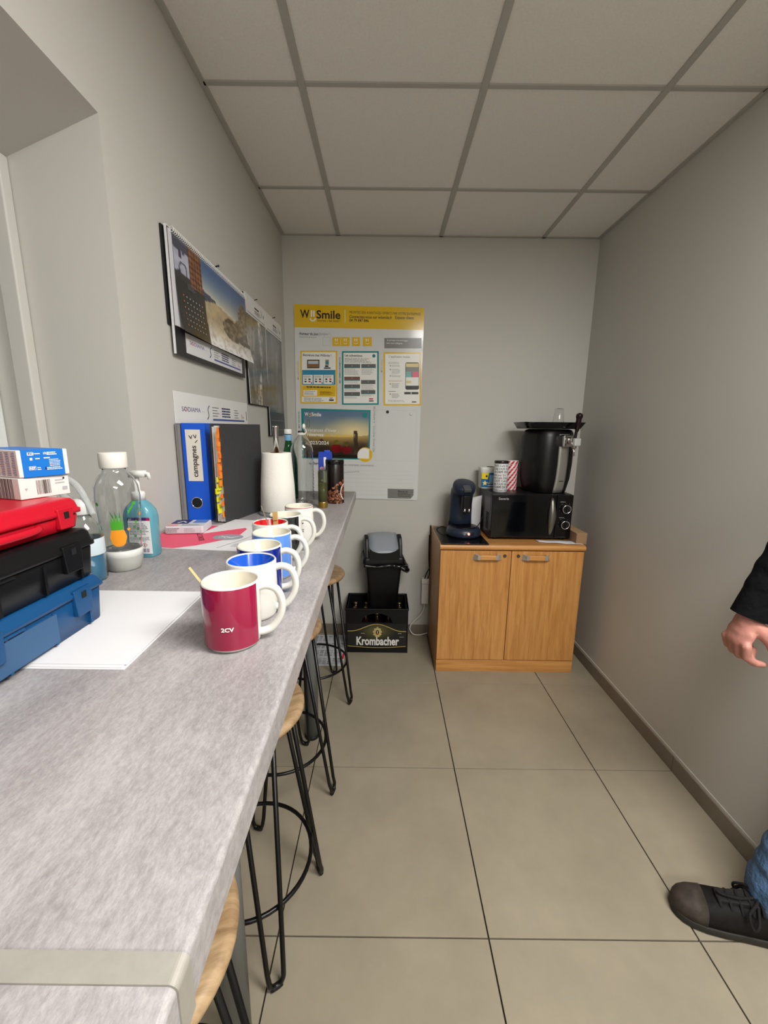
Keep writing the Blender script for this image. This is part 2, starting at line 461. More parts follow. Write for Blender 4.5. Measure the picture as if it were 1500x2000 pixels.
for yy in (1.69, .70, -.45):
    m = MB().lathe([(.031,.0),(.031,ZT-.05)], 28); l = m.build('leg', leg_grey, ct, (-.325+.36, yy-.9, .004))
    MB().lathe([(.033,-.004),(.033,.012)], 28).build('leg_foot', black, l)
    MB().lathe([(.05,0),(.05,.01)], 24, (0,0,ZT-.05)).build('top_plate', leg_grey, l)

# ------------------------------------------------------------------ stools
seat_m = wood('stool_wood', (132,104,72), (178,150,114), (1, 7, 3), .5, 5)
iron = pm('black_iron', (14,13,13), .32, metal=.2)
def stool(name, label, loc, rz):
    t = thing(name, label, 'stool', loc, rz, 'hairpin bar stools under the counter')
    prof = [(.0001,.0),(.145,.0),(.157,.004),(.163,.012),(.163,.020),(.158,.027),(.150,.030),(.140,.0285),(.10,.026),(.0001,.0255)]
    MB().lathe(prof, 48, (0,0,.668)).build('seat', seat_m, t)
    MB().lathe([(.0001,.0),(.13,0),(.13,.004),(.0001,.004)], 32, (0,0,.6645)).build('seat_plate', iron, t)
    for k in range(4):
        a = k*PI/2
        ca, sa = math.cos(a), math.sin(a)
        def L(r, s_, z): return (r*ca-s_*sa, r*sa+s_*ca, z)
        R0, Rb, z0, z1 = .115, .208, .668, .012
        pts = [L(R0, -.045, z0), L(Rb-.006, -.021, .055)]
        for i in range(9):
            q = PI*(i/8); pts.append(L(Rb, -.019*math.cos(q), .032-.022*math.sin(q)))
        pts += [L(Rb-.006, .021, .055), L(R0, .045, z0)]
        l = MB().tube(pts, .0065, 8).build('leg', iron, t)
        MB().tube([L(Rb, -.014, .0115), L(Rb, -.006, .0085), L(Rb, .006, .0085), L(Rb, .014, .0115)], .0082, 8).build('rubber_foot', black, l)
    ring = [(.170*math.cos(2*PI*i/48), .170*math.sin(2*PI*i/48), .20) for i in range(48)]
    MB().tube(ring, .006, 8, closed=True).build('footrest_ring', iron, t)
    return t
stool('bar_stool', 'round wooden hairpin stool by the far counter end beside the beer crate', (-.36, 2.0, 0), -.37)
stool('bar_stool', 'round wooden hairpin stool beside the far grey counter post', (-.392, 1.428, 0), -.22)
stool('bar_stool', 'round wooden hairpin stool between the two grey counter posts, second from the metal joint strip', (-.372, .975, 0), .56)
stool('bar_stool', 'round wooden hairpin stool tucked below the metal joint strip of the counter', (-.372, .455, 0), .35)

# ------------------------------------------------------------------ cabinet
oak = wood('oak_veneer', (178,120,60), (206,150,86), (14, 14, .9), .38, 3.2)
oakx = wood('oak_edge', (180,122,62), (208,152,88), (.9, 14, 14), .36, 3.2)
oakd = wood('oak_side', (120,80,44), (146,102,60), (14, 14, .9), .45, 3.2)
CZ = .785; CFY = 2.229; CX0, CX1 = .318, 1.128
cb = thing('cabinet', 'low two-door oak veneer cabinet against the back wall', 'cabinet', (.723, 2.45, 0)); nC = (-.723, -2.45, 0)
m = MB()
m.box(CX0, CX0+.018, CFY+.02, YB-.012, .0, CZ-.033); m.box(CX1-.018, CX1, CFY+.02, YB-.012, .0, CZ-.033)
m.box(CX0+.018, CX1-.018, CFY+.02, YB-.012, .06, .078); m.box(CX0+.018, CX1-.018, YB-.03, YB-.012, .078, CZ-.033)
m.build('body', oak, cb, nC, bevel=.001, seg=1)
MB().box(CX0+.001, CX1-.001, CFY+.003, CFY+.019, 0, .074).build('plinth', oakx, cb, nC, bevel=.001, seg=1)
# top with rounded nose
secs = []
for xx in (CX0-.002, CX1+.002):
    q = [(xx, YB-.012, CZ-.032), (xx, CFY+.012, CZ-.032)]
    for i in range(9):
        a = -PI/2-PI*i/8; q.append((xx, CFY+.006+.015*math.cos(a), CZ-.016+.016*math.sin(a)))
    q.append((xx, YB-.012, CZ)); secs.append(q)
MB().loft(secs, smooth=False).build('cabinet_top', oakx, cb, nC)
mid = .719
for (a, c, hx, kx) in ((CX0+.002, mid-.0015, .5835, .681), (mid+.0015, CX1-.002, .856, .757)):
    d = MB().box(a, c, CFY, CFY+.018, .079, CZ-.036).build('door', oak, cb, nC, bevel=.0015, seg=1)
    hz = .716
    for sx in (-1, 1):     # metal end pieces
        h = MB().hexa([(hx+sx*.066-.004*(sx<0)*3-.004, CFY, hz-.018),(hx+sx*.066+.004+.004*(sx>0)*3, CFY, hz-.018),(hx+sx*.05+.008, CFY-.024, hz-.013),(hx+sx*.05-.008, CFY-.024, hz-.013)],
               [(hx+sx*.066-.008, CFY, hz+.016),(hx+sx*.066+.008, CFY, hz+.016),(hx+sx*.05+.008, CFY-.026, hz+.013),(hx+sx*.05-.008, CFY-.026, hz+.013)])
        h.build('handle_end', pm('handle_steel', (188,186,180), .28, metal=.55), d)
    MB().box(hx-.045, hx+.045, CFY-.026, CFY-.014, hz-.014, hz+.014).build('handle', oakx, d, bevel=.004)
    l = MB().tube([(kx, CFY+.002, .722), (kx, CFY-.004, .722)], .0095, 18).tube([(kx, CFY-.004, .722), (kx, CFY-.0055, .722)], .006, 12)
    l.build('lock', pm('lock_metal', (105,98,86), .35, metal=.8), d)

# glass plate, coffee machine
tag(MB().prism(rrect(.322, .588, 2.222, 2.625, .006), CZ+.001, CZ+.007).build('glass_board', blackg, bevel=.001, seg=1), 'flat black glass board under the coffee machine on the cabinet', 'board')
sen = pm('coffee_navy', (36,44,62), .34); send = pm('coffee_dark', (12,13,16), .3)
cz = CZ+.008
cm = thing('coffee_machine', 'dark navy pad coffee machine with round drip tray on black glass board', 'coffee machine', (.478, 2.42, cz), .12)
def ell(cx, cy, rx, ry, z, n=28): return [(cx+rx*math.cos(2*PI*i/n), cy+ry*math.sin(2*PI*i/n), z) for i in range(n)]
MB().loft([ell(0,0,.098,.098,0), ell(0,0,.104,.104,.012), ell(0,0,.10,.10,.035), ell(0,0,.09,.09,.05), ell(0,0,.082,.082,.054)]).build('base', sen, cm)
tr = MB().lathe([(.0001,.056),(.07,.056),(.076,.058),(.076,.0535)], 32, (0,-.006,0)).build('drip_tray', send, cm)
m = MB()
for i in range(-3, 4): m.box(-.055, .055, -.006+i*.016-.003, -.006+i*.016+.003, .056, .0595)
m.build('drip_grid', blackg, tr)
MB().loft([ell(0,.075,.073,.05,.04), ell(0,.078,.071,.05,.10), ell(0,.075,.069,.052,.18), ell(0,.062,.069,.065,.235), ell(0,.05,.07,.075,.262), ell(0,.045,.068,.073,.275)], smooth=True).build('column', sen, cm)
# tilted round head
hd = MB().lathe([(.0001,-.03),(.060,-.03),(.067,-.02),(.068,.012),(.064,.024),(.05,.028),(.0001,.031)], 36)
Hm = Matrix.Translation((0, .028, .283)) @ Matrix.Rotation(math.radians(24), 4, 'X')
hd.xf(Hm); head = hd.build('head', sen, cm)
lv = MB().box(-.022, .022, -.078, -.028, .012, .034).xf(Hm); lv.build('lever', pm('lever_grey', (72,74,80), .3), head, bevel=.004)
MB().prism(rrect(-.028,.028,-.055,.0,.012), .155, .245).build('spout_block', send, cm, bevel=.004)
sp = MB()
for sx in (-1, 1): sp.tube([(sx*.013, -.045, .17), (sx*.013, -.047, .142)], [.011,.008], 14)
sp.build('spout', chrome, cm)
pl = Print(lambda u, w, n: (u, -math.sqrt((.1005-(w-.033)*.55)**2-u*u)-n, w), .0006)
for i, u in enumerate((-.026, 0, .026)): pl.disc(u, .03, .0075, send if i != 1 else pm('lit_button', (255,90,60), .4, emit=2.5), 3, 14)
pl.disc(0, .03, .0035, pm('lit_white', (255,235,225), .4, emit=4), 5, 10)
pl.build('button', cm)
cord_m = pm('black_cord', (10,10,10), .5)
MB().tube(smooth_path([(-.06,.08,.02),(-.10,.11,.026),(-.125,.14,.006),(-.11,.19,.004)]), .0028, 6).build('power_cord', cord_m, cm)
# white paper bag between machine and microwave
wb = thing('paper_bag', 'plain white folded paper bag standing between coffee machine and microwave', 'bag', (.575, 2.56, CZ))
MB().hexa([(-.045,-.025,.0085),(.03,-.025,.0085),(.03,.03,.0085),(-.045,.03,.0085)], [(-.04,-.006,.205),(.035,-.006,.225),(.035,.006,.225),(-.04,.006,.205)]).build('bag_body', paper, wb, bevel=.002)
MB().hexa([(-.041,-.007,.19),(.036,-.007,.205),(.036,.007,.205),(-.041,.007,.19)], [(-.041,-.005,.207),(.036,-.005,.227),(.036,.005,.227),(-.041,.005,.207)]).build('folded_top', paper, wb)

# microwave
mw = thing('microwave', 'black microwave oven with two round dials on the cabinet', 'microwave', (.855, 2.49, CZ), .0)
mx0, mx1, mf, mk, mz0, mz1 = -.237, .229, -.155, .165, .012, .272
MB().box(mx0, mx1, mf+.02, mk, mz0, mz1).build('casing', pm('mw_case', (18,18,20), .35), mw, bevel=.005)
dr = MB().box(mx0, .135, mf, mf+.019, mz0+.002, mz1-.002).build('door', blackg, mw, bevel=.004)
MB().box(mx0+.045, .085, mf-.0008, mf+.002, mz0+.04, mz1-.045).build('door_window', pm('mw_glass', (5,5,6), .06), dr)
pa = MB().box(.1365, mx1, mf, mf+.019, mz0+.002, mz1-.002).build('control_panel', blackg, mw, bevel=.004)
hs = []
for i in range(13):
    t_ = i/12; z = mz0+.02+(mz1-mz0-.04)*t_; w_ = .006+.017*math.sin(PI*t_); bow = .028*math.sin(PI*t_)
    hs.append([(.108-w_*.9, mf, z), (.108-w_*.7, mf-bow*.8-.002, z), (.108+w_*.3, mf-bow-.003, z), (.108+w_, mf-bow*.6-.002, z), (.108+w_, mf, z)])
MB().loft(hs).build('door_handle', pm('mw_handle', (120,118,112), .3, metal=.7), dr)
for zz in (.19, .098):
    k_ = MB().tube([(.187, mf, zz), (.187, mf-.006, zz), (.187, mf-.020, zz)], [.027,.027,.024], 28).build('dial', black, pa)
    MB().tube([(.187+.0225*math.cos(2*PI*i/28), mf-.0205, zz+.0225*math.sin(2*PI*i/28)) for i in range(28)], .003, 6, closed=True).build('dial_ring', chrome, k_)
    MB().box(.184, .190, mf-.03, mf-.019, zz-.016, zz+.016).build('dial_grip', black, k_, bevel=.002)
pr = Print(lambda u, w, n: (u, mf-n, w)); pr.text('Severin', -.20, .238, .02, inkl, 1, .01); pr.build('name_print', dr)
for zz in (.19, .098):
    pr = Print(lambda u, w, n: (u, mf-n, w))
    for i in range(9):
        a = PI*(1.3-1.6*i/8); pr.disc(.187+.034*math.cos(a), zz+.034*math.sin(a), .0012, inkl, 1, 6)
    pr.bars(.155, zz+.037, .185, zz+.042, inkl, 1, .5, 1, 3); pr.build('dial_print', pa)
m = MB()
for i in range(6):
    for j in range(9): m.box(mx0-.001, mx0+.001, -.10+i*.011, -.093+i*.011, .05+j*.0115, .058+j*.0115)
m.build('side_vents', pm('vent_dark', (4,4,4), .7), mw)
for sx in (-.2, .19):
    for sy in (-.12, .13): MB().lathe([(.014,0),(.014,.012)], 14, (sx, sy, 0)).build('foot', black, mw)
MB().tube(smooth_path([(-.242,.02,.10),(-.262,-.005,.07),(-.29,-.005,.035),(-.31,.03,.014)]), .0028, 6).build('power_cord', cord_m, mw)
MT = CZ+mz1
# napkin + brown box
sh = MB(); nx_ = 10
for i in range(nx_+1):
    for j in range(4):
        u = i/nx_; w_ = j/3
        sh.v.append((.878+.235*u+.012*w_, 2.338-(.045+.045*u)*w_, CZ+.0012+.004*abs(math.sin(7*u+2*w_))*(1-.3*w_)*(1 if j else .0)))
for i in range(nx_):
    for j in range(3): a = i*4+j; sh.f.append((a, a+1, a+5, a+4)); sh.m.append(0); sh.sm.append(True)
o = sh.build('paper_napkin', paper); so = o.modifiers.new('s', 'SOLIDIFY'); so.thickness = .0012; so.offset = 1
tag(o, 'crumpled white paper napkin lying in front of the microwave', 'napkin')
kraft = pm('kraft', (150,118,88), .7, var=(14, .08))
bx = thing('cardboard_box', 'narrow flat brown cardboard box beside the microwave on the cabinet', 'box', (1.117, 2.43, CZ))
MB().box(-.03, .03, -.17, .2, 0, .062).build('box_body', kraft, bx, bevel=.002)
MB().box(-.031, .031, -.171, .201, .0615, .064).build('box_flap', pm('kraft_light', (172,140,106), .7), bx)

# ---- on the microwave
cof = thing('coffee_canister', 'white coffee canister printed with black lettering, dark lid, on the microwave', 'canister', (.688, 2.445, MT))
MB().lathe([(.039,.0),(.040,.002),(.040,.166),(.039,.168)], 36).build('canister_body', pm('tin_white', (222,222,224), .3), cof)
MB().lathe([(.0405,.166),(.041,.168),(.041,.178),(.039,.181),(.0001,.181)], 36).build('lid', pm('tin_lid', (34,24,20), .25), cof)
def cyl_frame(r, c0=-PI/2): return lambda u, w, n: ((r+n)*math.cos(c0+u/r), (r+n)*math.sin(c0+u/r), w)
pr = Print(cyl_frame(.0402))
rows = [('CAFÉ Café De', 0, .017), ('Café CAFÉ De', .005, .016), ('ô CAFÉ DE Caf', .02, .017), ('Café noir De', 0, .016), ('de Café Déca', -.002, .018)]
for i in range(9):
    tx, bo, sz = rows[i % 5]
    pr.text(tx, -.062+.006*(i % 3), .148-.0178*i, sz*.95, ink, 1, max(0, bo))
pr.build('lettering', cof)
rd = thing('striped_canister', 'red and white diagonal striped canister on the microwave', 'canister', (.772, 2.525, MT))
MB().lathe([(.037,.0),(.0375,.002),(.0375,.160),(.037,.161)], 36).build('canister_body', pm('tin_white2', (228,222,224), .32), rd)
MB().lathe([(.0384,.155),(.0388,.157),(.0388,.176),(.037,.178),(.0001,.178)], 36).build('lid', pm('tin_white2', (228,222,224), .32), rd)
pr = Print(cyl_frame(.0376)); redt = pm('tin_red', (196,24,34), .32)
def stripes(pr, r, z0, z1, half, slope, n):
    c = 2*PI*r/n
    for s_ in (0, 1):
        for i in range(n):
            u0 = i*c+(c*.25 if s_ else 0)
            segs = 10; w_ = c*.5
            K = 10
            for k in range(K):
                za, zb = z0+(z1-z0)*k/K, z0+(z1-z0)*(k+1)/K
                for q in range(5):
                    ua, ub = u0+w_*q/5, u0+w_*(q+1)/5
                    pr.poly([(ua+slope*za, za), (ub+slope*za, za), (ub+slope*zb, zb), (ua+slope*zb, zb)], redt, 1)
        break
stripes(pr, .0376, .001, .154, 0, .75, 9); pr.build('red_stripes', rd)
pr = Print(cyl_frame(.0389)); stripes(pr, .0389, .157, .1755, 0, .75, 9); pr.build('lid_stripes', rd)
# wipes bucket
bk = thing('wipes_bucket', 'white tub with yellow and blue label and open lid behind the coffee canister', 'tub', (.648, 2.585, MT))
MB().loft([[(q[0]*k_, q[1]*k_, z) for q in rrect(-.055,.055,-.045,.045,.02)] for z, k_ in ((0,.9),(.004,.93),(.10,1.0),(.105,1.04),(.128,1.05),(.132,1.02))]).build('tub_body', white, bk)
pr = Print(lambda u, w, n: (u, -.0425-.03*(w)*1.0-n-.0022, w), .0006)
pr.rect(-.05, .01, .05, .098, pm('tub_blue', (22,104,160), .4), 0); pr.poly([(-.05,.062),(-.012,.058),(-.006,.098),(-.05,.098)], pm('tub_yellow', (240,214,40), .4), 1)
pr.rect(-.002, .035, .05, .085, pm('tub_sky', (130,180,215), .4), 1); pr.disc(-.02, .078, .006, ink, 2, 10)
st = [((.018 if i % 2 == 0 else .008)*math.cos(PI/2+PI*i/5)-.028, (.018 if i % 2 == 0 else .008)*math.sin(PI/2+PI*i/5)+.035) for i in range(10)]
pr.poly(st, pm('tub_star', (240,236,150), .4), 2); pr.rect(-.012, .03, .05, .04, inkl, 2); pr.bars(-.01, .016, .045, .024, pw, 1, .7, 2, 4)
pr.build('label_print', bk)
MB().loft([ell(.01,-.005,.022,.018,.1325,18), ell(.01,-.005,.022,.018,.134,18)]).build('opening', ink, bk)
MB().hexa([(-.004,-.048,.118),(.026,-.052,.092),(.03,-.049,.096),(0,-.044,.122)], [(-.002,-.046,.124),(.03,-.05,.098),(.034,-.047,.102),(.002,-.042,.128)]).build('flip_lid', white, bk)

# beer dispenser
dz = MT
bd = thing('beer_dispenser', 'black barrel-shaped beer dispenser with chrome tap on the microwave', 'beer dispenser', (.966, 2.475, dz), math.radians(24))
def barrel(z, k_, fr=.0): return [(p[0]*k_, p[1]*k_, z) for p in rrect(-.13, .13, -.115, .14, .085, 8)]
secs = [barrel(0, .80), barrel(.006, .84), barrel(.08, .955), barrel(.17, 1.0), barrel(.26, 1.0), barrel(.325, .97), barrel(.348, .93), barrel(.36, .87), barrel(.366, .75)]
MB().loft(secs).build('body', pm('dispenser_black', (11,11,12), .38), bd)
# silver front strip following the barrel
def fy(z):
    zs = [s_[0][2] for s_ in secs]; ks = [.80,.84,.955,1,1,.97,.93,.87,.75]
    for i in range(len(zs)-1):
        if zs[i] <= z <= zs[i+1]:
            t_ = (z-zs[i])/(zs[i+1]-zs[i]); return -.115*(ks[i]+(ks[i+1]-ks[i])*t_)
    return -.1
sl = []
for i in range(15):
    z = .004+.335*i/14; y0 = fy(z)
    sl.append([(-.036, y0+.01, z), (-.036, y0-.006, z), (-.02, y0-.011, z), (.02, y0-.011, z), (.036, y0-.006, z), (.036, y0+.01, z)])
MB().loft(sl).build('front_strip', pm('dispenser_silver', (168,166,160), .32, metal=.6), bd)
pr = Print(lambda u, w, n: (u, fy(w)-.0115-n, w)); pr.bars(-.017, .07, .017, .076, ink, 1, .8, 1, 5, False); pr.build('strip_lettering', bd)
cl = MB().box(-.038, .038, -.150, -.10, .268, .335).build('tap_collar', chrome, bd, bevel=.008)
tp = MB().tube([(0,-.15,.305),(0,-.185,.305)], .021, 18).tube([(0,-.185,.30),(0,-.187,.262)], [.017,.011], 16).tube([(0,-.187,.264),(0,-.188,.222)], .0055, 12)
tp.build('tap', chrome, bd)
MB().box(-.021, .021, -.212, -.19, .276, .318).build('tap_badge', pm('badge', (205,208,205), .35, metal=.2), bd, bevel=.005)
hdl = MB().tube(smooth_path([(0,-.187,.32),(.002,-.188,.345),(.004,-.19,.36),(.006,-.192,.40),(.007,-.194,.43),(.008,-.195,.448)], 4), [.008]*4+[.008]*4+[.011]*4+[.0145]*4+[.018]*4+[.012], 14)
hdl.sphere((.0075,-.1945,.436), (.018,.018,.018)); hdl.build('tap_handle', pm('handle_dark', (28,12,14), .2), bd)
# tray lying on top
ty = thing('drip_tray', 'black rectangular tray lying on top of the beer dispenser', 'tray', (.945, 2.455, dz+.367), .0)
MB().loft([[(q[0]*k_, q[1]*k2, z) for q in rrect(-.172,.172,-.12,.12,.03)] for z, k_, k2 in ((0,.88,.84),(.004,.9,.86),(.034,1.0,1.0),(.037,1.0,1.0),(.036,.98,.97),(.012,.9,.88))]).build('tray_body', blackg, ty)
cup_m = pm('clear_plastic', (250,250,250), .08, trans=1, ior=1.3)
cu = thing('plastic_cup', 'clear plastic cup standing upside down on the black tray', 'cup', (1.003, 2.455, dz+.367+.0125))
m = MB().lathe([(.033,0),(.0325,.004),(.024,.10),(.0225,.103),(.0001,.103),(.0001,.102),(.022,.1015),(.0232,.099),(.0316,.004),(.0322,0),(.033,0)], 32); m.build('cup_wall', cup_m, cu)
MB().tube([(.0332*math.cos(2*PI*i/28), .0332*math.sin(2*PI*i/28), .0015) for i in range(28)], .0013, 6, closed=True).build('rim', cup_m, cu)

# ------------------------------------------------------------------ beer crate, bottles, bin
cr = thing('beer_crate', 'black plastic beer crate with gold-edged label on the floor by the back wall', 'crate', (-.0375, 2.555, 0))
crm = pm('crate_black', (13,13,14), .4, spec=.35)
hx, hy, H = .198, .125, .302
def wall_with_hole(x0, x1, y0, y1, z1, a, zb, zt_, n=14):
    """front/back panel with an arched grip hole of half width a between heights zb and zt_"""
    m = MB(); m.box(x0, -a, y0, y1, 0, z1); m.box(a, x1, y0, y1, 0, z1); m.box(-a, a, y0, y1, 0, zb)
    for i in range(n):
        u0, u1 = -a+2*a*i/n, -a+2*a*(i+1)/n
        h = lambda u: zb+(zt_-zb)*math.sqrt(max(0, 1-(u/a)**2))
        m.hexa([(u0,y0,h(u0)),(u1,y0,h(u1)),(u1,y1,h(u1)),(u0,y1,h(u0))], [(u0,y0,z1),(u1,y0,z1),(u1,y1,z1),(u0,y1,z1)])
    return m
m = wall_with_hole(-hx, hx, -hy, -hy+.012, H, .10, .207, .27); m.build('front_panel', crm, cr)
m = wall_with_hole(-hx, hx, hy-.012, hy, H, .10, .207, .27); m.build('back_panel', crm, cr)
for sx in (-1, 1): MB().box(min(sx*hx, sx*(hx-.012)), max(sx*hx, sx*(hx-.012)), -hy+.012, hy-.012, 0, H).build('side_panel', crm, cr)
MB().box(-hx+.012, hx-.012, -hy+.012, hy-.012, .004, .014).build('crate_floor', crm, cr)
m = MB()
for a in ((-hx-.004, hx+.004, -hy-.004, -hy+.013), (-hx-.004, hx+.004, hy-.013, hy+.004), (-hx-.004, -hx+.013, -hy+.013, hy-.013), (hx-.013, hx+.004, -hy+.013, hy-.013)): m.box(*a, H-.012, H)
m.build('crate_rim', crm, cr, bevel=.003)
pr = Print(lambda u, w, n: (u, -hy-n, w), .0005)
def arch(u, lo, hi): return lo+(hi-lo)*.5*(1+math.cos(PI*max(-1, min(1, u/.165))))
xs = [-.186+.372*i/40 for i in range(41)]
lab_d = vcol_mat('crate_label', .3)
pr.line([(u, arch(u, .150, .198)) for u in xs], .0045, pm('gold', (190,168,96), .35), 3)
pr.line([(u, .048-.012*math.cos(PI*u/.40)) for u in xs], .0035, pm('gold', (190,168,96), .35), 3)
lw = pm('label_white', (226,224,220), .4)
pr.text('Krombacher', -.132, .055, .080, lw, 3, .03, width=.272)
gold2 = pm('crest_gold', (188,172,112), .4)
for i in range(9):
    a = PI/2+2*PI*i/9; pr.disc(.004+.021*math.cos(a), .142+.026*math.sin(a), .0085, gold2, 3, 10)
pr.disc(.004, .142, .020, gold2, 4, 20, .025); pr.disc(.004, .142, .0105, pm('crest_dark', (28,22,22), .4), 5, 16, .017)
pr.disc(.004, .131, .006, red, 6, 10, .004); pr.rect(.002, .134, .006, .152, lw, 6); pr.poly([(-.004,.172),(.012,.172),(.004,.182)], gold2, 4)
pr.bars(-.10, .132, -.075, .138, inkl, 1, .5, 3, 1); pr.bars(.135, .132, .165, .14, inkl, 1, .5, 3, 2); pr.bars(.145, .108, .175, .114, inkl, 1, .5, 3, 3)
pr.build('label_print', cr)
# olive glow of the printed label ground (flat print)
def labc(a, b):
    u = (a-.5)*.372; w = .2-.16*b
    if w > arch(u, .150, .198) or w < .048-.012*math.cos(PI*u/.40): return (13,13,14)
    d = math.hypot(u/.13, (w-.15)/.075); return mixc((112,106,58), (22,22,18), d)
picture('label_ground', lambda u, w, n: (u-.186, -hy-.0004, w+.04), .372, .16, 60, 30, labc, cr, photom)
bottle_m = pm('brown_bottle', (30,15,8), .08, spec=.6)
capm = pm('crown_cap', (160,140,96), .25, metal=.9)
b0 = None
for ix, bxx in enumerate((-.148, -.074, 0, .074, .148)):
    for iy, byy in enumerate((-.078, 0, .078)):
        loc = (-.0375+bxx, 2.555+byy, .0145)
        if b0 is None:
            b0 = thing('beer_bottle', 'brown glass beer bottle with metal cap standing in the black crate', 'bottle', loc, 0, 'beer bottles in the crate')
            MB().lathe([(.029,0),(.031,.004),(.031,.135),(.027,.158),(.016,.185),(.0135,.2),(.013,.236)], 18).build('glass', bottle_m, b0)
            MB().lathe([(.0145,.234),(.015,.236),(.0135,.243),(.0001,.244)], 18).build('cap', capm, b0)
            MB().lathe([(.0313,.04),(.0313,.11)], 18, cap=False).build('paper_label', pm('bottle_label', (120,24,34), .5), b0)
        else: dup(b0, loc)
# swing bin standing on the bottles
BZ = .0145+.244
bn = thing('swing_bin', 'tall black swing bin with grey flap standing in the beer crate', 'bin', (-.006, 2.572, BZ+.001), math.radians(7))
binm = pm('bin_black', (11,11,12), .45, spec=.35); binh = pm('bin_lid', (14,14,15), .4, spec=.4)
def bsec(z, wx, wy, r=.02): return [(p[0], p[1], z) for p in rrect(-wx, wx, -wy, wy, r)]
MB().loft([bsec(0,.086,.066), bsec(.005,.09,.07), bsec(.30,.115,.082), bsec(.318,.122,.084)]).build('bin_body', binm, bn)
MB().loft([bsec(.305,.128,.0905), bsec(.325,.135,.091), bsec(.345,.133,.09), bsec(.362,.126,.086)], caps=True).build('lid_rim', binh, bn)
# two raised cheeks + curved flap between
for sx in (-1, 1):
    pts = [(-.084,.35),(.086,.35),(.078,.44),(.05,.478),(.0,.49),(-.035,.476),(-.062,.43)]
    MB().prism(pts, min(sx*.095, sx*.118), max(sx*.095, sx*.118), axis='x').build('lid_cheek', binh, bn, bevel=.006)
fs = []
for i in range(15):
    a = i/14; yy = -.0885+.165*a; zz = .386+.096*math.sin(PI*(.0+.58*a))
    fs.append([(-.094, yy, zz-.006), (.094, yy, zz-.006), (.094, yy, zz+.0), (.05, yy, zz+.006), (0, yy, zz+.009), (-.05, yy, zz+.006), (-.094, yy, zz)])
MB().loft(fs).build('flap', pm('bin_flap', (146,152,160), .35), bn)
nlip = [(.094*math.cos(PI*(1-i/16)), -.0925, .435-.044*math.sin(PI*i/16)) for i in range(17)]
MB().add([(p[0], p[1]-.002, p[2]) for p in nlip]+[(-.095,-.092,.345),(.095,-.092,.345)], [tuple(range(17))+(18,17)]).build('lid_front', binh, bn)
bag = MB()
bp_ = smooth_path([(-.13,-.095,.315),(-.05,-.098,.305),(.03,-.10,.312),(.09,-.104,.305),(.135,-.09,.295),(.15,-.04,.285),(.145,.03,.30)], 5)
bag.tube(bp_, [.009+.006*hsh(i, 3) for i in range(len(bp_))], 8); bag.tube(smooth_path([(.10,-.1,.30),(.13,-.105,.285),(.15,-.08,.275),(.148,-.05,.262)], 5), [.012+.008*hsh(i, 9) for i in range(16)], 8)
bag.build('bin_liner', pm('liner', (12,12,13), .2), bn)

# ------------------------------------------------------------------ wall adapter and cables
ad = thing('power_adapter', 'white power socket block on the back wall beside the cabinet', 'adapter', (.285, YB, .24))
MB().box(-.024, .024, -.045, -.0005, 0, .145).build('adapter_body', white, ad, bevel=.006)
MB().box(-.026, .026, -.05, -.0005, .146, .182).build('adapter_plug', pm('white2', (236,234,228), .35), ad, bevel=.006)
whc = pm('white_cord', (222,220,214), .45)
tag(MB().tube(smooth_path([(.283,2.665,.238),(.28,2.66,.20),(.255,2.655,.15),(.215,2.655,.11),(.192,2.656,.075),(.19,2.655,.045),(.215,2.655,.012),(.26,2.66,.006),(.312,2.665,.018)], 8), .0042, 8).build('white_cable', whc), 'white cable drooping from the wall socket to the floor beside the crate', 'cable')
tag(MB().tube(smooth_path([(.282,2.655,.424),(.286,2.64,.455),(.298,2.645,.48),(.311,2.66,.50),(.3115,2.672,.56),(.3115,2.676,.70),(.3115,2.676,.79)], 8), .0035, 7).build('black_cable', cord_m), 'black cable rising from the wall socket along the cabinet side', 'cable')
tag(MB().tube(smooth_path([(.298,2.655,.424),(.304,2.64,.44),(.311,2.65,.47),(.309,2.672,.51),(.305,2.678,.60),(.305,2.68,.72)], 8), .003, 7).build('black_cable', cord_m), 'second thinner black cable looping above the wall socket', 'cable')

# leaflet sheet on the floor
lf = thing('leaflet_sheet', 'large printed leaflet sheet lying on the floor left of the beer crate', 'leaflet', (-.4, 2.46, 0))
MB().hexa([(-.155,-.19,.0004),(.16,-.19,.0004),(.16,.19,.0004),(-.10,.19,.0004)], [(-.155,-.19,.0018),(.16,-.19,.0018),(.16,.19,.0018),(-.10,.19,.0018)]).build('sheet', pm('leaflet_paper', (196,200,206), .5), lf)
pr = Print(lambda u, w, n: (u, w, .0019+n))
R_ = random.Random(7)
pr.poly([(-.155,-.19),(.16,-.19),(.16,.19),(-.10,.19)], pm('leaflet_paper', (196,200,206), .5), 0)
for i in range(4):
    for j in range(9):
        u = -.12+j*.03; w = -.17+i*.092
        for k in range(4): pr.rect(u, w+.018*k, u+.024-.006*R_.random(), w+.018*k+.011, [inkl, inkg, pm('leaf_grey', (150,155,162), .5)][R_.randrange(3)], 1)
pr.rect(-.145, -.10, -.125, -.03, navy, 2); pr.rect(.145, -.115, .158, -.05, red, 2); pr.rect(-.12, -.075, -.10, -.015, navy, 2)
pr.build('leaflet_print', lf)

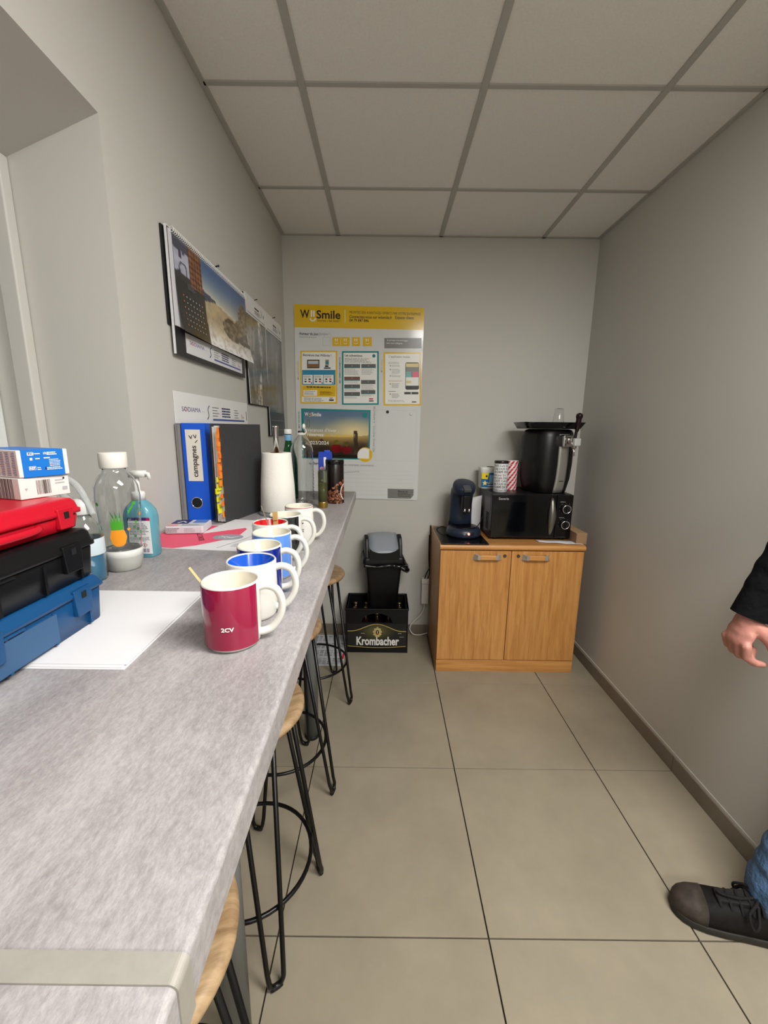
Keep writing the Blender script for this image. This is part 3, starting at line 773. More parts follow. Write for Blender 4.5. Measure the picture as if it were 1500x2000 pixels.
# ------------------------------------------------------------------ poster
TL, TR_, BR = Vector((-.5574, 2.1417)), Vector((.2283, 2.1306)), Vector((.2177, .9545))
U_ = TR_-TL; V_ = BR-TR_; PW, PH = U_.length, V_.length; U_.normalize(); V_.normalize()
PYY = YB-.0052
def pfr(u, w, n):   # u right, w DOWN negative (w = -distance below the top edge)
    p = TL+U_*u+V_*(-w); return (p.x, PYY-.0016-n, p.y)
src = np.array([(68,68),(1312,102),(1244,1937),(107,1907)], float); dst = np.array([(0,0),(PW,0),(PW,-PH),(0,-PH)])
A = []
for (x, y), (u, v) in zip(src, dst): A += [[x,y,1,0,0,0,-u*x,-u*y,-u], [0,0,0,x,y,1,-v*x,-v*y,-v]]
hm = np.linalg.svd(np.array(A))[2][-1].reshape(3, 3)
def Q(x, y):
    q = hm @ np.array([x, y, 1.]); return (q[0]/q[2], q[1]/q[2])
po = thing('notice_poster', 'tall white laminated notice poster with yellow header on the back wall', 'poster', (0, 0, 0))
po.location = (-.17, PYY, 1.55); npo = (.17, -PYY, -1.55)
sheet = MB(); rr_ = [(TL+U_*p[0]+V_*p[1]) for p in rrect(0, PW, 0, PH, .012)]
sheet.prism([(p.x, p.y) for p in rr_], PYY-.0016, PYY+.004, axis='y'); sheet.build('poster_sheet', pm('poster_white', (214,216,216), .13, spec=.6), po, npo)
pr = Print(pfr, .00022)
def QR(x0, y0, x1, y1, m, l=0): pr.poly([Q(x0,y1), Q(x1,y1), Q(x1,y0), Q(x0,y0)], m, l)
def QT(t, x, y, hpx, m, wpx=None, bold=0, l=2, rot=0, ):
    a = Q(x, y); b2 = Q(x+(wpx or 100), y); pr.text(t, a[0], a[1], hpx*.00063*1.38, m, l, bold, width=(b2[0]-a[0]) if wpx else None, rot=rot)
PYg = pm('poster_yellow', (226,184,16), .16, spec=.6); PTe = pm('poster_teal', (18,134,136), .18); PGr = pm('poster_grey', (120,120,118), .2)
pr.poly([Q(70,69), Q(1311,104), Q(1305,315), Q(73,289)][::-1], PYg, 0)
pin = pm('poster_ink', (32,30,30), .25); pgr = pm('poster_ink_grey', (128,128,126), .3); pwt = pm('poster_ink_white', (240,240,236), .25)
QT('W', 132, 197, 74, pin, 88, .022); QT('Smile', 282, 203, 74, pin, 228, .022)
QR(229,128,243,190,pwt,2); QR(252,129,266,191,pwt,2)
pr.line([Q(221+56*i/8, 205+24*math.sin(PI*i/8)) for i in range(9)], .0085, pwt, 2)
QT('Souriez c’est lundi !', 290, 234, 22, pin, 218)
QR(553,122,557,244,pwt,2)
QT('PROFITEZ DES AVANTAGES OFFERTS PAR VOTRE ENTREPRISE', 596, 158, 24, pin, 676)
QT('Connectez-vous sur wiismile.fr', 596, 200, 27, pin, 408, .015); QT('Espace client', 1032, 208, 25, pin, 176, .015); QT('04 79 847 846', 596, 235, 27, pin, 185, .015)
QT('Humeur du jour,', 120, 361, 26, pin, 186, .018); QT('bonjour !', 310, 362, 24, pgr, 104); QT('Aujourd’hui je me sens', 120, 386, 13, pgr, 165)
pr.frame(*Q(345,462), *Q(416,386), .0008, pgr, 1)
for (a, b2) in ((434,512),(516,600),(620,700),(726,810)):
    QR(a,384,b2,470,PYg,1)
    cx_ = (a+b2)/2
    QR(cx_-14,398,cx_-6,424,pwt,2); QR(cx_+4,398,cx_+12,424,pwt,2); pr.line([Q(cx_-16+32*i/6, 438+10*math.sin(PI*i/6)) for i in range(7)], .003, pwt, 2)
QR(930,392,1284,490,PGr,1); QT('Je partage mes avantages', 955, 418, 16, pwt, 200); QT('avec mes collègues', 950, 446, 16, pwt, 150)
# three framed info sheets
def info(x0, y0, x1, y1, m, t=15):
    QR(x0,y0,x1,y1,m,1); QR(x0+t,y0+t,x1-t,y1-t,pwt,2)
info(130,512,482,1017,PYg); info(526,517,877,1028,PTe); info(922,527,1280,1035,PYg)
QT('Bienvenue chez WiiSmile !', 154, 562, 21, pin, 268, .02, 3)
QR(195,598,312,680,pin,3); QR(203,606,304,672,pm('p_sand', (150,140,110), .3),4); QR(206,640,300,672,pm('p_brown', (128,96,60), .3),5); QR(206,610,300,638,pm('p_pale', (196,204,210), .3),5)
QR(368,598,402,648,pm('p_sand', (150,140,110), .3),3); QR(372,612,398,640,PTe,4); QR(365,652,398,668,pin,3); QR(355,672,418,684,pin,3)
QR(147,696,464,838,pm('p_blue', (40,140,178), .25),3)
for a in (156,256,354):
    QR(a,742,a+92,830,pwt,4); pr.bars(*Q(a+8,770), *Q(a+80,748), pgr, 3, .4, 5, a); 
    for k in range(4): pr.rect(*Q(a+14+38*(k % 2),812-22*(k//2)), *Q(a+34+38*(k % 2),800-22*(k//2)), [pin,red,pgr,pin][(k+a) % 4], 5)
    pr.disc(*Q(a+82,820), .005, pm('p_blue', (40,140,178), .25), 5, 10)
QR(147,842,464,950,PYg,3); pr.bars(*Q(190,868), *Q(420,852), pin, 1, .5, 4, 3, False); QR(160,888,290,942,pwt,4); pr.bars(*Q(168,935), *Q(282,895), pgr, 4, .4, 5, 4); pr.bars(*Q(318,930), *Q(440,900), pin, 3, .4, 4, 5)
pr.bars(*Q(165,998), *Q(380,962), pgr, 4, .4, 4, 6); QR(404,976,448,990,pin,4); QR(408,960,440,968,red,4)
QT('Les subventions', 552, 566, 21, pin, 166, .02, 3); pr.disc(*Q(830,562), .010, PTe, 3)
pr.bars(*Q(552,625), *Q(810,586), pgr, 4, .4, 3, 8)
ban = pm('p_banner', (92,92,90), .3); ban2 = pm('p_banner2', (120,84,76), .3)
for i, (a, b2, w_) in enumerate(((548,640,152),(548,760,150),(548,834,150),(548,906,150),(710,640,138),(708,792,136),(708,888,136))):
    QR(a,b2,a+w_,b2+36,ban2 if i == 1 else ban,3); QR(a+2,b2+32,a+w_,b2+38,PTe,4); pr.disc(*Q(a+w_*.5,b2+17), .005, pgr, 4, 8)
    pr.bars(*Q(a+2,b2+36+(66 if i in (0,4,5) else 24)), *Q(a+w_-8,b2+44), inkl, 7 if i in (0,4,5) else 3, .4, 3, 20+i)
QR(784,966,824,978,red,3); QR(784,986,828,996,pin,3)
QT('L’application mobile', 972, 577, 20, pgr, 200, .01, 3)
for i, yy in enumerate((628,655,692,752)): pr.bars(*Q(1000 if i else 968,yy+(40 if i == 2 else 12)), *Q(1085,yy-6), inkl, 5 if i == 2 else 2, .4, 3, 40+i)
for yy in (656,692,752): pr.disc(*Q(988,yy), .005, inkl, 3, 8)
QR(968,799,1096,804,orange,3); QR(968,897,1038,902,pm('p_brown', (128,96,60), .3),3)
for yy in (830,926): pr.bars(*Q(1000,yy+38), *Q(1078,yy-6), pgr, 5, .4, 3, yy); pr.disc(*Q(986,yy), .005, pm('p_gold', (170,150,60), .3), 3, 8)
ph_ = [Q(1130+p[0], 624+p[1]) for p in rrect(0,130,0,260,16)][::-1]; pr.poly(ph_, pin, 3)
QR(1135,634,1256,668,pm('p_cream', (226,208,140), .3),4); QR(1135,668,1256,712,pgr,4); QR(1135,712,1190,766,pm('p_teal2', (110,178,176), .3),4); QR(1194,712,1256,766,pm('p_pink', (224,96,130), .3),4); QR(1135,766,1256,846,pwt,4); QR(1140,798,1186,824,pm('p_cream', (226,208,140), .3),5)
QR(1120,906,1182,928,pin,3); QR(1188,906,1254,928,pin,3); pr.bars(*Q(965,1000), *Q(1160,985), inkl, 2, .4, 3, 77); QR(1192,996,1234,1006,pin,3)
# holiday photo frame
pr.poly([Q(137,1062), Q(800,1078), Q(790,1550), Q(150,1538)][::-1], PTe, 1)
def dune(a, b):
    n = fbm(a*9, b*9, 3); h = .50+.05*math.sin(a*3.2)
    if b < h:
        c = mixc((86,116,146), (206,190,146), (b/h)**1.6); c = mixc(c, (240,220,160), max(0, 1-math.hypot((a-.75)*2, (b-.42)*3)))
    else:
        t_ = (b-h)/(1-h); c = mixc((188,158,88), (62,50,38), min(1, t_*1.5)); c = mixc(c, (30,24,20), n*.75*min(1, t_*2))
    if abs(a-(.80+(b-.5)*.03)) < .028+.015*(b-.4) and .40 < b < .92: c = mixc((86,66,44), (50,36,26), n)
    for (u, w, r) in ((.50,.79,.085),(.66,.82,.085)):
        if ((a-u)/r)**2+((b-w)/.09)**2 < 1: c = mixc((150,22,30), (88,12,18), n)
    for (u, w, r) in ((.36,.69,.035),(.50,.66,.04),(.66,.69,.042)):
        if ((a-u)/r)**2+((b-w)/.05)**2 < 1: c = mixc((120,140,40), (82,60,26), n)
    if ((a-.27)/.035)**2+((b-.66)/.07)**2 < 1: c = (84,52,40)
    if b > .93: c = mixc(c, (20,18,16), .6)
    return c
c0, c1, c2_, c3 = Q(160,1080), Q(785,1094), Q(776,1540), Q(170,1528)
def duf(u, w, n):
    a, b2 = u, 1-w
    p = ((c0[0]*(1-a)+c1[0]*a)*(1-b2)+(c3[0]*(1-a)+c2_[0]*a)*b2, (c0[1]*(1-a)+c1[1]*a)*(1-b2)+(c3[1]*(1-a)+c2_[1]*a)*b2)
    return tuple(Vector(pfr(p[0], p[1], .00075))+Vector(npo))
picture('holiday_photo', duf, 1, 1, 110, 80, dune, po, vcol_mat('poster_photo', .16))
QT('W', 172, 1132, 36, pwt, 36, .02, 4); QT('Smile', 236, 1134, 36, pwt, 92, .02, 4); QR(213,1106,219,1124,PYg,4); QR(224,1106,230,1124,PYg,4); pr.line([Q(210+24*i/6, 1130+10*math.sin(PI*i/6)) for i in range(7)], .0035, PYg, 4)
QT('Vacances d’hiver :', 194, 1280, 36, pwt, 300, 0, 4); QT('réservez', 194, 1325, 36, pwt, 155, .012, 4); QT('dès maintenant !', 364, 1330, 36, PYg, 286, .012, 4); QT('2023/2024', 200, 1402, 36, pwt, 200, .012, 4)
pr.disc(*Q(745,1126), .017, PTe, 4); pr.disc(*Q(748,1502), .047, PYg, 4, 28); pr.poly([Q(676,1538)]+[Q(740+66*math.cos(PI*(1-i/14)), 1508-68*math.sin(PI*(1-i/14))) for i in range(10)]+[Q(786,1450), Q(784,1542)], pwt, 5)
pr.line([Q(206+13*math.cos(a), 1210+42*math.sin(a)) for a in [2*PI*i/16 for i in range(17)]], .0016, pin, 4)
# right magnet field, writing lines
pr.frame(*Q(846,1556), *Q(1240,1085), .0006, inkl, 1)
a_ = Q(838,1480); pr.text('MES INFOS, PHOTOS... À AIMANTER', a_[0], a_[1], .018, pgr, 2, 0, width=None, rot=PI/2)
for t_, x_, y_, m_ in (('MES VACANCES', 126, 1250, PTe), ('MES REMBOURSEMENTS', 514, 824, PTe), ('MES AVANTAGES', 118, 790, PYg), ('MON APPLI', 912, 720, PYg)):
    a_ = Q(x_, y_); pr.text(t_, a_[0], a_[1], .0145, m_, 2, .01, rot=PI/2)
QT('Exprimez-vous :', 255, 1594, 25, pin, 140, .02); QT('idées, remarques, anniversaires...', 520, 1606, 22, pgr, 320)
for i in range(8): pr.line([Q(270,1642+38*i), Q(1210,1666+38*i)], .0006, inkl, 1)
pr.line([Q(540+6*i, 1672+8*math.sin(i*1.9)-i*.4) for i in range(26)], .0012, pm('pencil', (70,70,72), .5), 2)
pr.poly([Q(962,1826), Q(1210,1832), Q(1207,1890), Q(1180,1922), Q(962,1918)][::-1], PGr, 1); QT('Réservez vite', 1058, 1856, 15, pin, 94, .02); QT('vos avantages', 1058, 1872, 15, pin, 94, .02); pr.bars(*Q(1058,1905), *Q(1190,1880), pin, 2, .3, 2, 3)
o = pr.build('poster_print', po); o.location = npo
for x_, y_, m_ in ((960,1096,pm('magnet_dark', (46,46,48), .35)), (1183,1118,pm('magnet_pearl', (226,226,220), .2))):
    q = Q(x_, y_); c_ = Vector(pfr(q[0], q[1], .0)); t = thing('magnet', 'small round dark magnet on the poster' if x_ < 1000 else 'small round pearly white magnet on the poster', 'magnet', c_)
    MB().lathe([(.009,0),(.0095,.002),(.0075,.0055),(.0001,.0065)], 20).xf(Matrix.Rotation(PI/2, 4, 'X')).build('magnet_button', m_, t)
    MB().lathe([(.0098,0),(.0098,.001)], 20).xf(Matrix.Rotation(PI/2, 4, 'X')).build('magnet_rim', steel, t)

# ------------------------------------------------------------------ calendars on the left wall
def wfr(x, y0, z0):   # frame on the left wall: u along +Y, w up, normal +X
    return lambda u, w, n: (x+n, y0+u, z0+w)
board_m = pm('calendar_board', (34,34,36), .45)
def company_card(pr, u0, w0, W_, H_, layer=1):
    """printed advertising strip: company name, swoosh, address rows, blue bar, small emblem"""
    pr.text('SODIAMA', u0+.05*W_, w0+.50*H_, .27*H_, pm('card_violet', (96,92,140), .5), layer+1, .0, width=.21*W_)
    pr.text('O', u0+.0795*W_, w0+.50*H_, .27*H_, red, layer+2, .0, width=.024*W_)
    for i in range(3): pr.disc(u0+(.28+.015*i)*W_, w0+.53*H_, .0012, pm('card_violet', (96,92,140), .5), layer+1, 6)
    pr.line([(u0+(.345+.035*t_+.012*math.sin(2*PI*t_))*W_, w0+(.22+.62*t_)*H_) for t_ in [i/10 for i in range(11)]], .0042, navy, layer+1)
    for k in range(4): pr.bars(u0+.42*W_, w0+(.36+.13*k)*H_, u0+.52*W_, w0+(.42+.13*k)*H_, inkg, 1, .6, layer+1, k)
    for k in range(4): pr.bars(u0+.56*W_, w0+(.34+.13*k)*H_, u0+.72*W_, w0+(.44+.13*k)*H_, navy, 1, .7, layer+1, 9+k)
    for k in range(4): pr.bars(u0+.77*W_, w0+(.34+.13*k)*H_, u0+.86*W_, w0+(.40+.13*k)*H_, inkg, 1, .6, layer+1, 19+k)
    pr.rect(u0+.42*W_, w0+.17*H_, u0+.96*W_, w0+.26*H_, pm('card_bar', (70,86,150), .5), layer+1)
    pr.line([(u0+.905*W_, w0+.35*H_), (u0+.915*W_, w0+.5*H_), (u0+.905*W_, w0+.6*H_)], .003, red, layer+2); pr.bars(u0+.925*W_, w0+.36*H_, u0+.96*W_, w0+.46*H_, navy, 2, .5, layer+1, 2)

# big landscape calendar
c1 = thing('wall_calendar', 'wide spiral-bound photo calendar with seaside picture on the left wall', 'calendar', (XL, 1.57, 1.62)); n1 = (-XL, -1.57, -1.62)
MB().box(XL+.001, XL+.006, 1.250, 1.80, 1.70, 1.955).build('rear_board', pm('rear_black', (18,18,20), .5), c1, n1)
MB().box(XL+.010, XL+.0145, 1.262, 1.862, 1.622, 1.958).build('backing_board', board_m, c1, n1)
MB().box(XL+.0145, XL+.0155, 1.262, 1.862, 1.955, 1.9585).build('board_edge', paper, c1, n1)
MB().box(XL+.0095, XL+.0150, 1.258, 1.262, 1.622, 1.958).build('board_side', paper, c1, n1)
for k in range(4): MB().box(XL+.015+.0012*k, XL+.0155+.0012*k, 1.266+.003*k, 1.876, 1.70-.0*k, 1.952).build('page', paper, c1, n1)
# front page, bottom edge curling outwards
cy0, cy1, czt, czb = 1.278, 1.892, 1.953, 1.688
def pagex(a, b): return XL+.020+.0035*b+.022*max(0, b-.45)**2*3.0*(.35+.65*abs(a-.35)*1.5)
def p1fr(u, w, n):
    a = u/(cy1-cy0); b = 1-w/(czt-czb); return (pagex(a, b)+n, cy0+u+.010*b*a, czb+w)
def sea(a, b):
    n = fbm(a*14, b*12, 5); n2 = fbm(a*40, b*30, 8)
    if b > .44 and a < .315+.02*max(0, b-.6): return (32,32,34)
    if a < .15:
        c = mixc((196,198,212), (150,152,172), n)
        if b < .12+.07*n2: c = (70,70,86)
        d = math.hypot((a-.085)/.04, (b-.33)/.075)
        if .8 < d < 1.05: c = (52,46,60)
        if .05 < a < .075 and .14 < b < .22: c = (60,56,74)
        if b > .40-.05*n2: c = (46,44,50)
        return c
    if a < .30:
        r = math.hypot((a*32) % 1-.5, (b*17) % 1-.5); c = mixc((176,112,66), (112,66,38), n2)
        return mixc(c, (44,26,18), max(0, (r-.34)*5))
    hz = .40+.20*(a-.3)
    if b < hz:
        c = mixc((52,88,140), (206,204,186), (b/hz)**1.7); c = mixc(c, (40,70,120), max(0, a-.7)*1.5)
    else:
        c = mixc((204,184,140), (150,138,122), n); c = mixc(c, (236,236,238), min(1, max(0, (b-.66)*3.4)*(.35+n2*1.1))); c = mixc(c, (120,112,104), (.5-n2)*.9 if n2 < .5 else 0)
    if a < .46 and hz-.02 < b < hz+.10-(a-.3)*.6: c = (52,58,84)
    for (u, w, rx, ry) in ((.70,.66,.16,.15),(.92,.42,.09,.24),(.86,.62,.12,.18)):
        if ((a-u)/rx)**2+((b-w)/ry)**2 < .75+.5*n: c = mixc((142,130,116), (34,30,28), (n2-.25)*2.0)
    if a > .80 and .72 < b < .80: c = mixc((96,62,38), (40,28,22), n2)
    return c
pg = picture('photo_page', p1fr, cy1-cy0, czt-czb, 110, 60, sea, c1, photo); pg.location = n1
pr = Print(p1fr, .0008)
for i in range(6):
    for j in range(7): pr.disc(.035+.021*j, (czt-czb)*(.40-.062*i), .0036, inkl if j else pm('cal_red', (190,110,90), .5), 1, 6, .0024)
for i in range(4): pr.bars(.07, (czt-czb)*(.50+.015*i), .13, (czt-czb)*(.51+.015*i), inkg, 1, .6, 1, i)
o = pr.build('date_grid', c1); o.location = n1
m = MB()
for i in range(64):
    yy = 1.275+.61*i/63; m.tube([(XL+.0225+.006*math.cos(q), yy, 1.951+.0075*math.sin(q)) for q in [2*PI*j/8 for j in range(8)]], .0011, 5, closed=True)
m.build('spiral_binding', white, c1, n1)
MB().tube([(XL+.005, 1.60, 1.966), (XL+.028, 1.60, 1.972)], [.002, .0035], 10).build('hanging_pin', black, c1, n1)
pr = Print(lambda u, w, n: (XL+.0147+n, 1.325+u, 1.635+w)); pr.rect(0, 0, .50, .058, paper, 0); company_card(pr, 0, 0, .50, .058, 1); o = pr.build('advert_card', c1); o.location = n1

# two tall photo calendars
def fall(seed, dark):
    def fn(a, b):
        n = fbm(a*6, b*3, seed); s_ = fbm(a*16, b*3.2, seed+4); s2 = fbm(a*30, b*9, seed+9)
        c = mixc((128,120,106), (26,25,24), (n-.25)*1.9)
        if not dark and b < .3: c = mixc(c, (120,96,44), max(0, .8-b*3)*s2)
        f = max(0, 1-abs(a-.62+.12*math.sin(b*5+seed))/(.12+.08*math.sin(b*9)))
        c = mixc(c, (236,236,234) if not dark else (132,132,130), f*max(0, s_-.22)*3.4*(1-.3*b)); c = mixc(c, (24,24,24), max(0, .42-s2)*2.2)
        f2 = max(0, 1-abs(a-.28-.05*math.sin(b*7))/.07)
        c = mixc(c, (196,194,192) if not dark else (104,104,102), f2*s_*.9)
        if not dark and b > .76 and (abs(a-.52-(b-.76)*.1) < .018 or abs(a-.62+(b-.76)*.2) < .018): c = (206,190,160)
        c = mixc(c, (18,18,18), max(0, .5-fbm(a*10, b*22, seed+20))*2.4)
        if dark: c = mixc(c, (52,52,52), .4)
        return c
    return fn
def tall_calendar(label, y0, y1, z0, z1, head, fn, grid):
    t = thing('photo_calendar', label, 'calendar', (XL, (y0+y1)/2, z0)); nn = (-XL, -(y0+y1)/2, -z0)
    MB().box(XL+.001, XL+.006, y0-.006, y1-.004, z0, z1).build('backing_board', pm('rear_black', (18,18,20), .5), t, nn)
    h = (z1-z0)*(1-head); w = y1-y0
    def bx(b): return XL+.009+.010*max(0, b-.5)
    fr = lambda u, v, n: (bx(1-v/h)+n, y0+u, z0+.004+v)
    sec = []
    for i in range(9):
        v = h*i/8; xx = bx(1-v/h); sec.append([(xx-.0022, y0, z0+.004+v), (xx-.0001, y0, z0+.004+v), (xx-.0001, y1, z0+.004+v), (xx-.0022, y1, z0+.004+v)])
    MB().loft(sec, smooth=False).build('pages', paper, t, nn)
    p = picture('photo_page', fr, w, h, 50, 90, fn, t, photo, .0004); p.location = nn
    MB().box(XL+.006, XL+.0115, y0-.002, y1+.002, z1-(z1-z0)*head, z1+.002).build('header_card', pm('header_white', (222,222,222), .5), t, nn)
    pr = Print(lambda u, v, n: (XL+.0117+n, y0+u, z1-(z1-z0)*head+v))
    hh = (z1-z0)*head
    pr.bars(w*.42, hh*.55, w*.64, hh*.66, ink, 1, .8, 1, 2, False); pr.bars(w*.42, hh*.28, w*.70, hh*.5, inkg, 3, .5, 1, 3); pr.rect(w*.06, hh*.1, w*.94, hh*.13, navy, 1); pr.line([(w*.74, hh*.35), (w*.78, hh*.6), (w*.76, hh*.75)], .004, navy, 1); pr.bars(w*.86, hh*.4, w*.92, hh*.6, ink, 2, .6, 1, 4)
    o = pr.build('header_print', t); o.location = nn
    MB().tube([(XL+.004, (y0+y1)/2, z1+.008), (XL+.02, (y0+y1)/2, z1+.012)], [.0015,.0025], 8).build('hanging_pin', black, t, nn)
    if grid:
        pr = Print(lambda u, v, n: (bx(1-v/h)+n+.0006, y0+u, z0+.004+v)); pr.rect(0, 0, w, .125, pm('cal_dark', (40,41,42), .35), 0)
        for k in range(2):
            pr.rect(w*.06, .03+.05*k, w*.95, .0315+.05*k, inkl, 1)
            for j in range(8): pr.rect(w*(.08+.115*j), .03+.05*k, w*(.085+.115*j), .055+.05*k, inkl, 1)
        o = pr.build('date_grid', t); o.location = nn
    return t
tall_calendar('tall photo calendar with white header and pale waterfall picture on the left wall', 1.925, 2.226, 1.516, 1.984, .17, fall(3, False), False)
tall_calendar('tall photo calendar with dark waterfall picture and date grid near the room corner', 2.236, 2.552, 1.367, 1.984, .135, fall(11, True), True)

# ------------------------------------------------------------------ files standing on the counter
sb = thing('advert_board', 'white cardboard advertising board standing against the wall behind the binders', 'board', (XL, 1.57, ZT)); nn = (-XL, -1.57, -ZT)
MB().box(XL+.0012, XL+.0032, 1.246, 1.898, ZT, 1.518).build('board_sheet', pm('card_white', (226,226,224), .5), sb, nn)
pr = Print(lambda u, w, n: (XL+.0034+n, 1.246+u, 1.43+w)); company_card(pr, .01, -.006, .62, .075, 0); pr.line([(.375,.03),(.375,.07)], .0008, inkg, 1); pr.bars(.632, .005, .64, .06, inkg, 1, .7, 1, 3); o = pr.build('advert_print', sb); o.location = nn
gf = thing('grey_folder', 'thin grey folder standing between the wall and the blue binder', 'folder', (XL+.007, 1.38, ZT))
MB().box(-.002, .0005, -.147, .14, 0, .297).build('folder_cover', pm('folder_grey', (128,124,118), .5), gf)
MB().box(.0007, .0018, -.135, .138, .002, .293).build('folder_sheets', pm('folder_inner', (150,144,136), .6), gf)
bl = pm('binder_blue', (16,86,205), .32, spec=.5)
bi = thing('lever_binder', 'bright blue lever-arch binder with handwritten white spine label', 'binder', (-.572, 1.38, ZT)); 
MB().box(-.0355, -.0325, -.124, .135, 0, .298).build('binder_cover', bl, bi, bevel=.001, seg=1)
MB().box(.0325, .0355, -.124, .135, 0, .298).build('binder_cover', bl, bi, bevel=.001, seg=1)
sp = MB(); sp.box(-.0355, .0355, -.127, -.124, 0, .298); sp = sp.build('spine', bl, bi, bevel=.001, seg=1)
MB().box(-.03, .03, -.11, .11, .004, .285).build('sheets', paper, bi)
MB().box(-.024, .021, -.1276, -.127, .125, .279).build('spine_label', pm('label_cream', (216,212,202), .6), sp)
MB().tube([(.0165*math.cos(2*PI*i/24)-.004, -.1275, .058+.0165*math.sin(2*PI*i/24)) for i in range(24)], .0017, 6, closed=True).build('finger_ring', chrome, sp)
MB().tube([(-.004,-.1272,.058),(-.004,-.1281,.058)], .0155, 24).build('finger_hole', pm('hole', (8,10,14), .8), sp)
pr = Print(lambda u, w, n: (u, -.1278-n, w))
# handwriting running up the spine
wr = []
word = [(0,0)]
def scrawl(pts): pr.line(pts, .0022, ink, 1)
pr.text('campagnes', .006, .137, .023, ink, 2, .012, rot=PI/2, width=.094)
scrawl([(-.013,.262),(-.007,.252),(-.004,.262)]); scrawl([(.000,.264),(.006,.254),(.009,.264)]); scrawl([(.012,.248),(.004,.240)])
pr.build('handwriting', sp)

# dark file with sticky tabs, turned a little
fa = math.radians(-13)
fi = thing('document_file', 'dark grey document file bristling with orange and yellow sticky tabs', 'file', (-.4945, 1.226, ZT), fa)
fm = pm('file_grey', (52,53,55), .55, var=(70, .12), bump=(160, .15, .0006))
MB().box(.014, .017, 0, .226, 0, .297).build('front_cover', fm, fi, bevel=.001, seg=1)
MB().box(-.020, -.017, .002, .226, 0, .297).build('back_cover', fm, fi, bevel=.001, seg=1)
MB().box(-.017, .014, .222, .225, 0, .297).build('file_spine', fm, fi)
pg_m = pm('file_paper', (214,212,206), .7)
for k in range(5): MB().box(-.0155+.0055*k, -.011+.0055*k, .006+.002*(k % 2), .215, .004, .288+.003*(k % 2)).build('page_bundle', pg_m, fi)
tb = [pm('tab_orange', (240,140,50), .6), pm('tab_yellow', (228,232,40), .6), pm('tab_amber', (236,120,40), .6)]
R_ = random.Random(2)
for i in range(22):
    z = .02+.0118*i; y_or = (1 if i < 10 and R_.random() < .75 else 0); x = (-.006 if y_or else .004)+.006*R_.random()
    MB().box(x, x+.0005+.006*R_.random(), -.006-.006*R_.random(), .012, z, z+.011+.008*R_.random()).build('sticky_tab', tb[1] if y_or else tb[2*(i % 2)], fi)

# ------------------------------------------------------------------ papers on the counter
def flat_sheet(name, label, cat, pts, z, th=.0006, m=paper, group=None):
    c_ = Vector((sum(p[0] for p in pts)/4, sum(p[1] for p in pts)/4, z)); me = MB().hexa([(p[0]-c_.x, p[1]-c_.y, 0) for p in pts], [(p[0]-c_.x, p[1]-c_.y, th) for p in pts])
    o = me.build(name, m); o.location = c_; return tag(o, label, cat, group)
for k, (dx, dy, rz) in enumerate(((0,0,0), (-.004,.003,.006), (-.002,.007,-.004))):
    pts = [(-.608, .4500), (-.311, .4500), (-.3145, .6790), (-.6105, .6800)]
    pts = [(p[0]+dx+rz*(p[1]-.56), p[1]+dy-rz*(p[0]+.46)) for p in pts]
    flat_sheet('paper_sheet', ('lowest blank white sheet of the stack partly under the blue case', 'middle blank white sheet of the stack partly under the blue case', 'top blank white sheet of the stack partly under the blue case')[k], 'paper', pts, ZT+.0004+.0011*k, .0009, paper, 'white sheets by the blue case')
doc = thing('printed_document', 'white printed document with pink corner and grey oval logo on the counter', 'document', (-.465, 1.06, ZT+.0004))
dpts = [(-.138,-.098), (.146,-.124), (.128,.128), (-.150,.145)]
MB().hexa([(p[0],p[1],0) for p in dpts], [(p[0],p[1],.0012) for p in dpts]).build('sheets', paper, doc)
pr = Print(lambda u, w, n: (u, w, .0014+n))
pk = pm('doc_pink', (226,84,112), .55)
pr.poly([(-.137,-.090),(-.04,-.106),(.004,-.08),(.05,-.028),(.075,.03),(.073,.09),(.05,.125),(-.146,.134)], pk, 0)
pr.disc(.052, .0, .040, pm('doc_grey', (150,152,160), .5), 1, 24, .028); pr.line([(.028,-.004),(.045,.006),(.06,-.006),(.078,.008)], .004, paper, 2); pr.line([(.032,.01),(.05,-.012),(.072,-.008)], .003, paper, 2)
pr.text('BONS STOCK', .005, -.035, .019, pm('doc_ink', (120,30,50), .6), 2, .02, rot=math.radians(118))
pr.line([(.062,-.10),(.10,-.02),(.128,.06),(.13,.10)], .0014, inkg, 1); pr.line([(.10,-.07),(.12,-.02),(.135,.03)], .001, inkg, 1); pr.bars(.09, -.09, .13, -.06, inkl, 3, .3, 1, 2)
pr.build('document_print', doc)
flat_sheet('loose_sheet', 'loose white sheet poking out beside the dark file under the paper towel', 'paper', [(-.50,1.09),(-.40,1.165),(-.375,1.255),(-.47,1.27)][:4], ZT+.0021, .0008)
tp_ = thing('tissue_pack', 'small flat pack with blue and white print lying on the pink document', 'packet', (-.545, 1.125, ZT+.003), .12)
MB().prism(rrect(-.05,.05,-.042,.042,.006), 0, .021).build('pack_body', pm('pack_white', (206,206,212), .35), tp_, bevel=.003)
pr = Print(lambda u, w, n: (u, w, .0212+n)); pr.rect(-.045,-.01,.0,.038,navy,0); pr.rect(.01,.0,.046,.038,pm('pack_blue', (90,130,200), .4),0); pr.line([(-.03,.0),(-.02,.02),(-.008,.005)], .005, paper, 1); pr.rect(-.046,-.036,-.02,-.014,pm('pack_pink', (220,150,150), .4),0); pr.bars(-.01,-.035,.045,-.015,inkl,3,.5,0,2)
pr.build('pack_print', tp_)
pr = Print(lambda u, w, n: (u, -.0422-n, w)); pr.bars(-.045, .004, -.01, .017, inkg, 3, .5, 0, 4); pr.bars(.0, .004, .03, .016, inkl, 3, .5, 0, 5); pr.build('side_print', tp_)

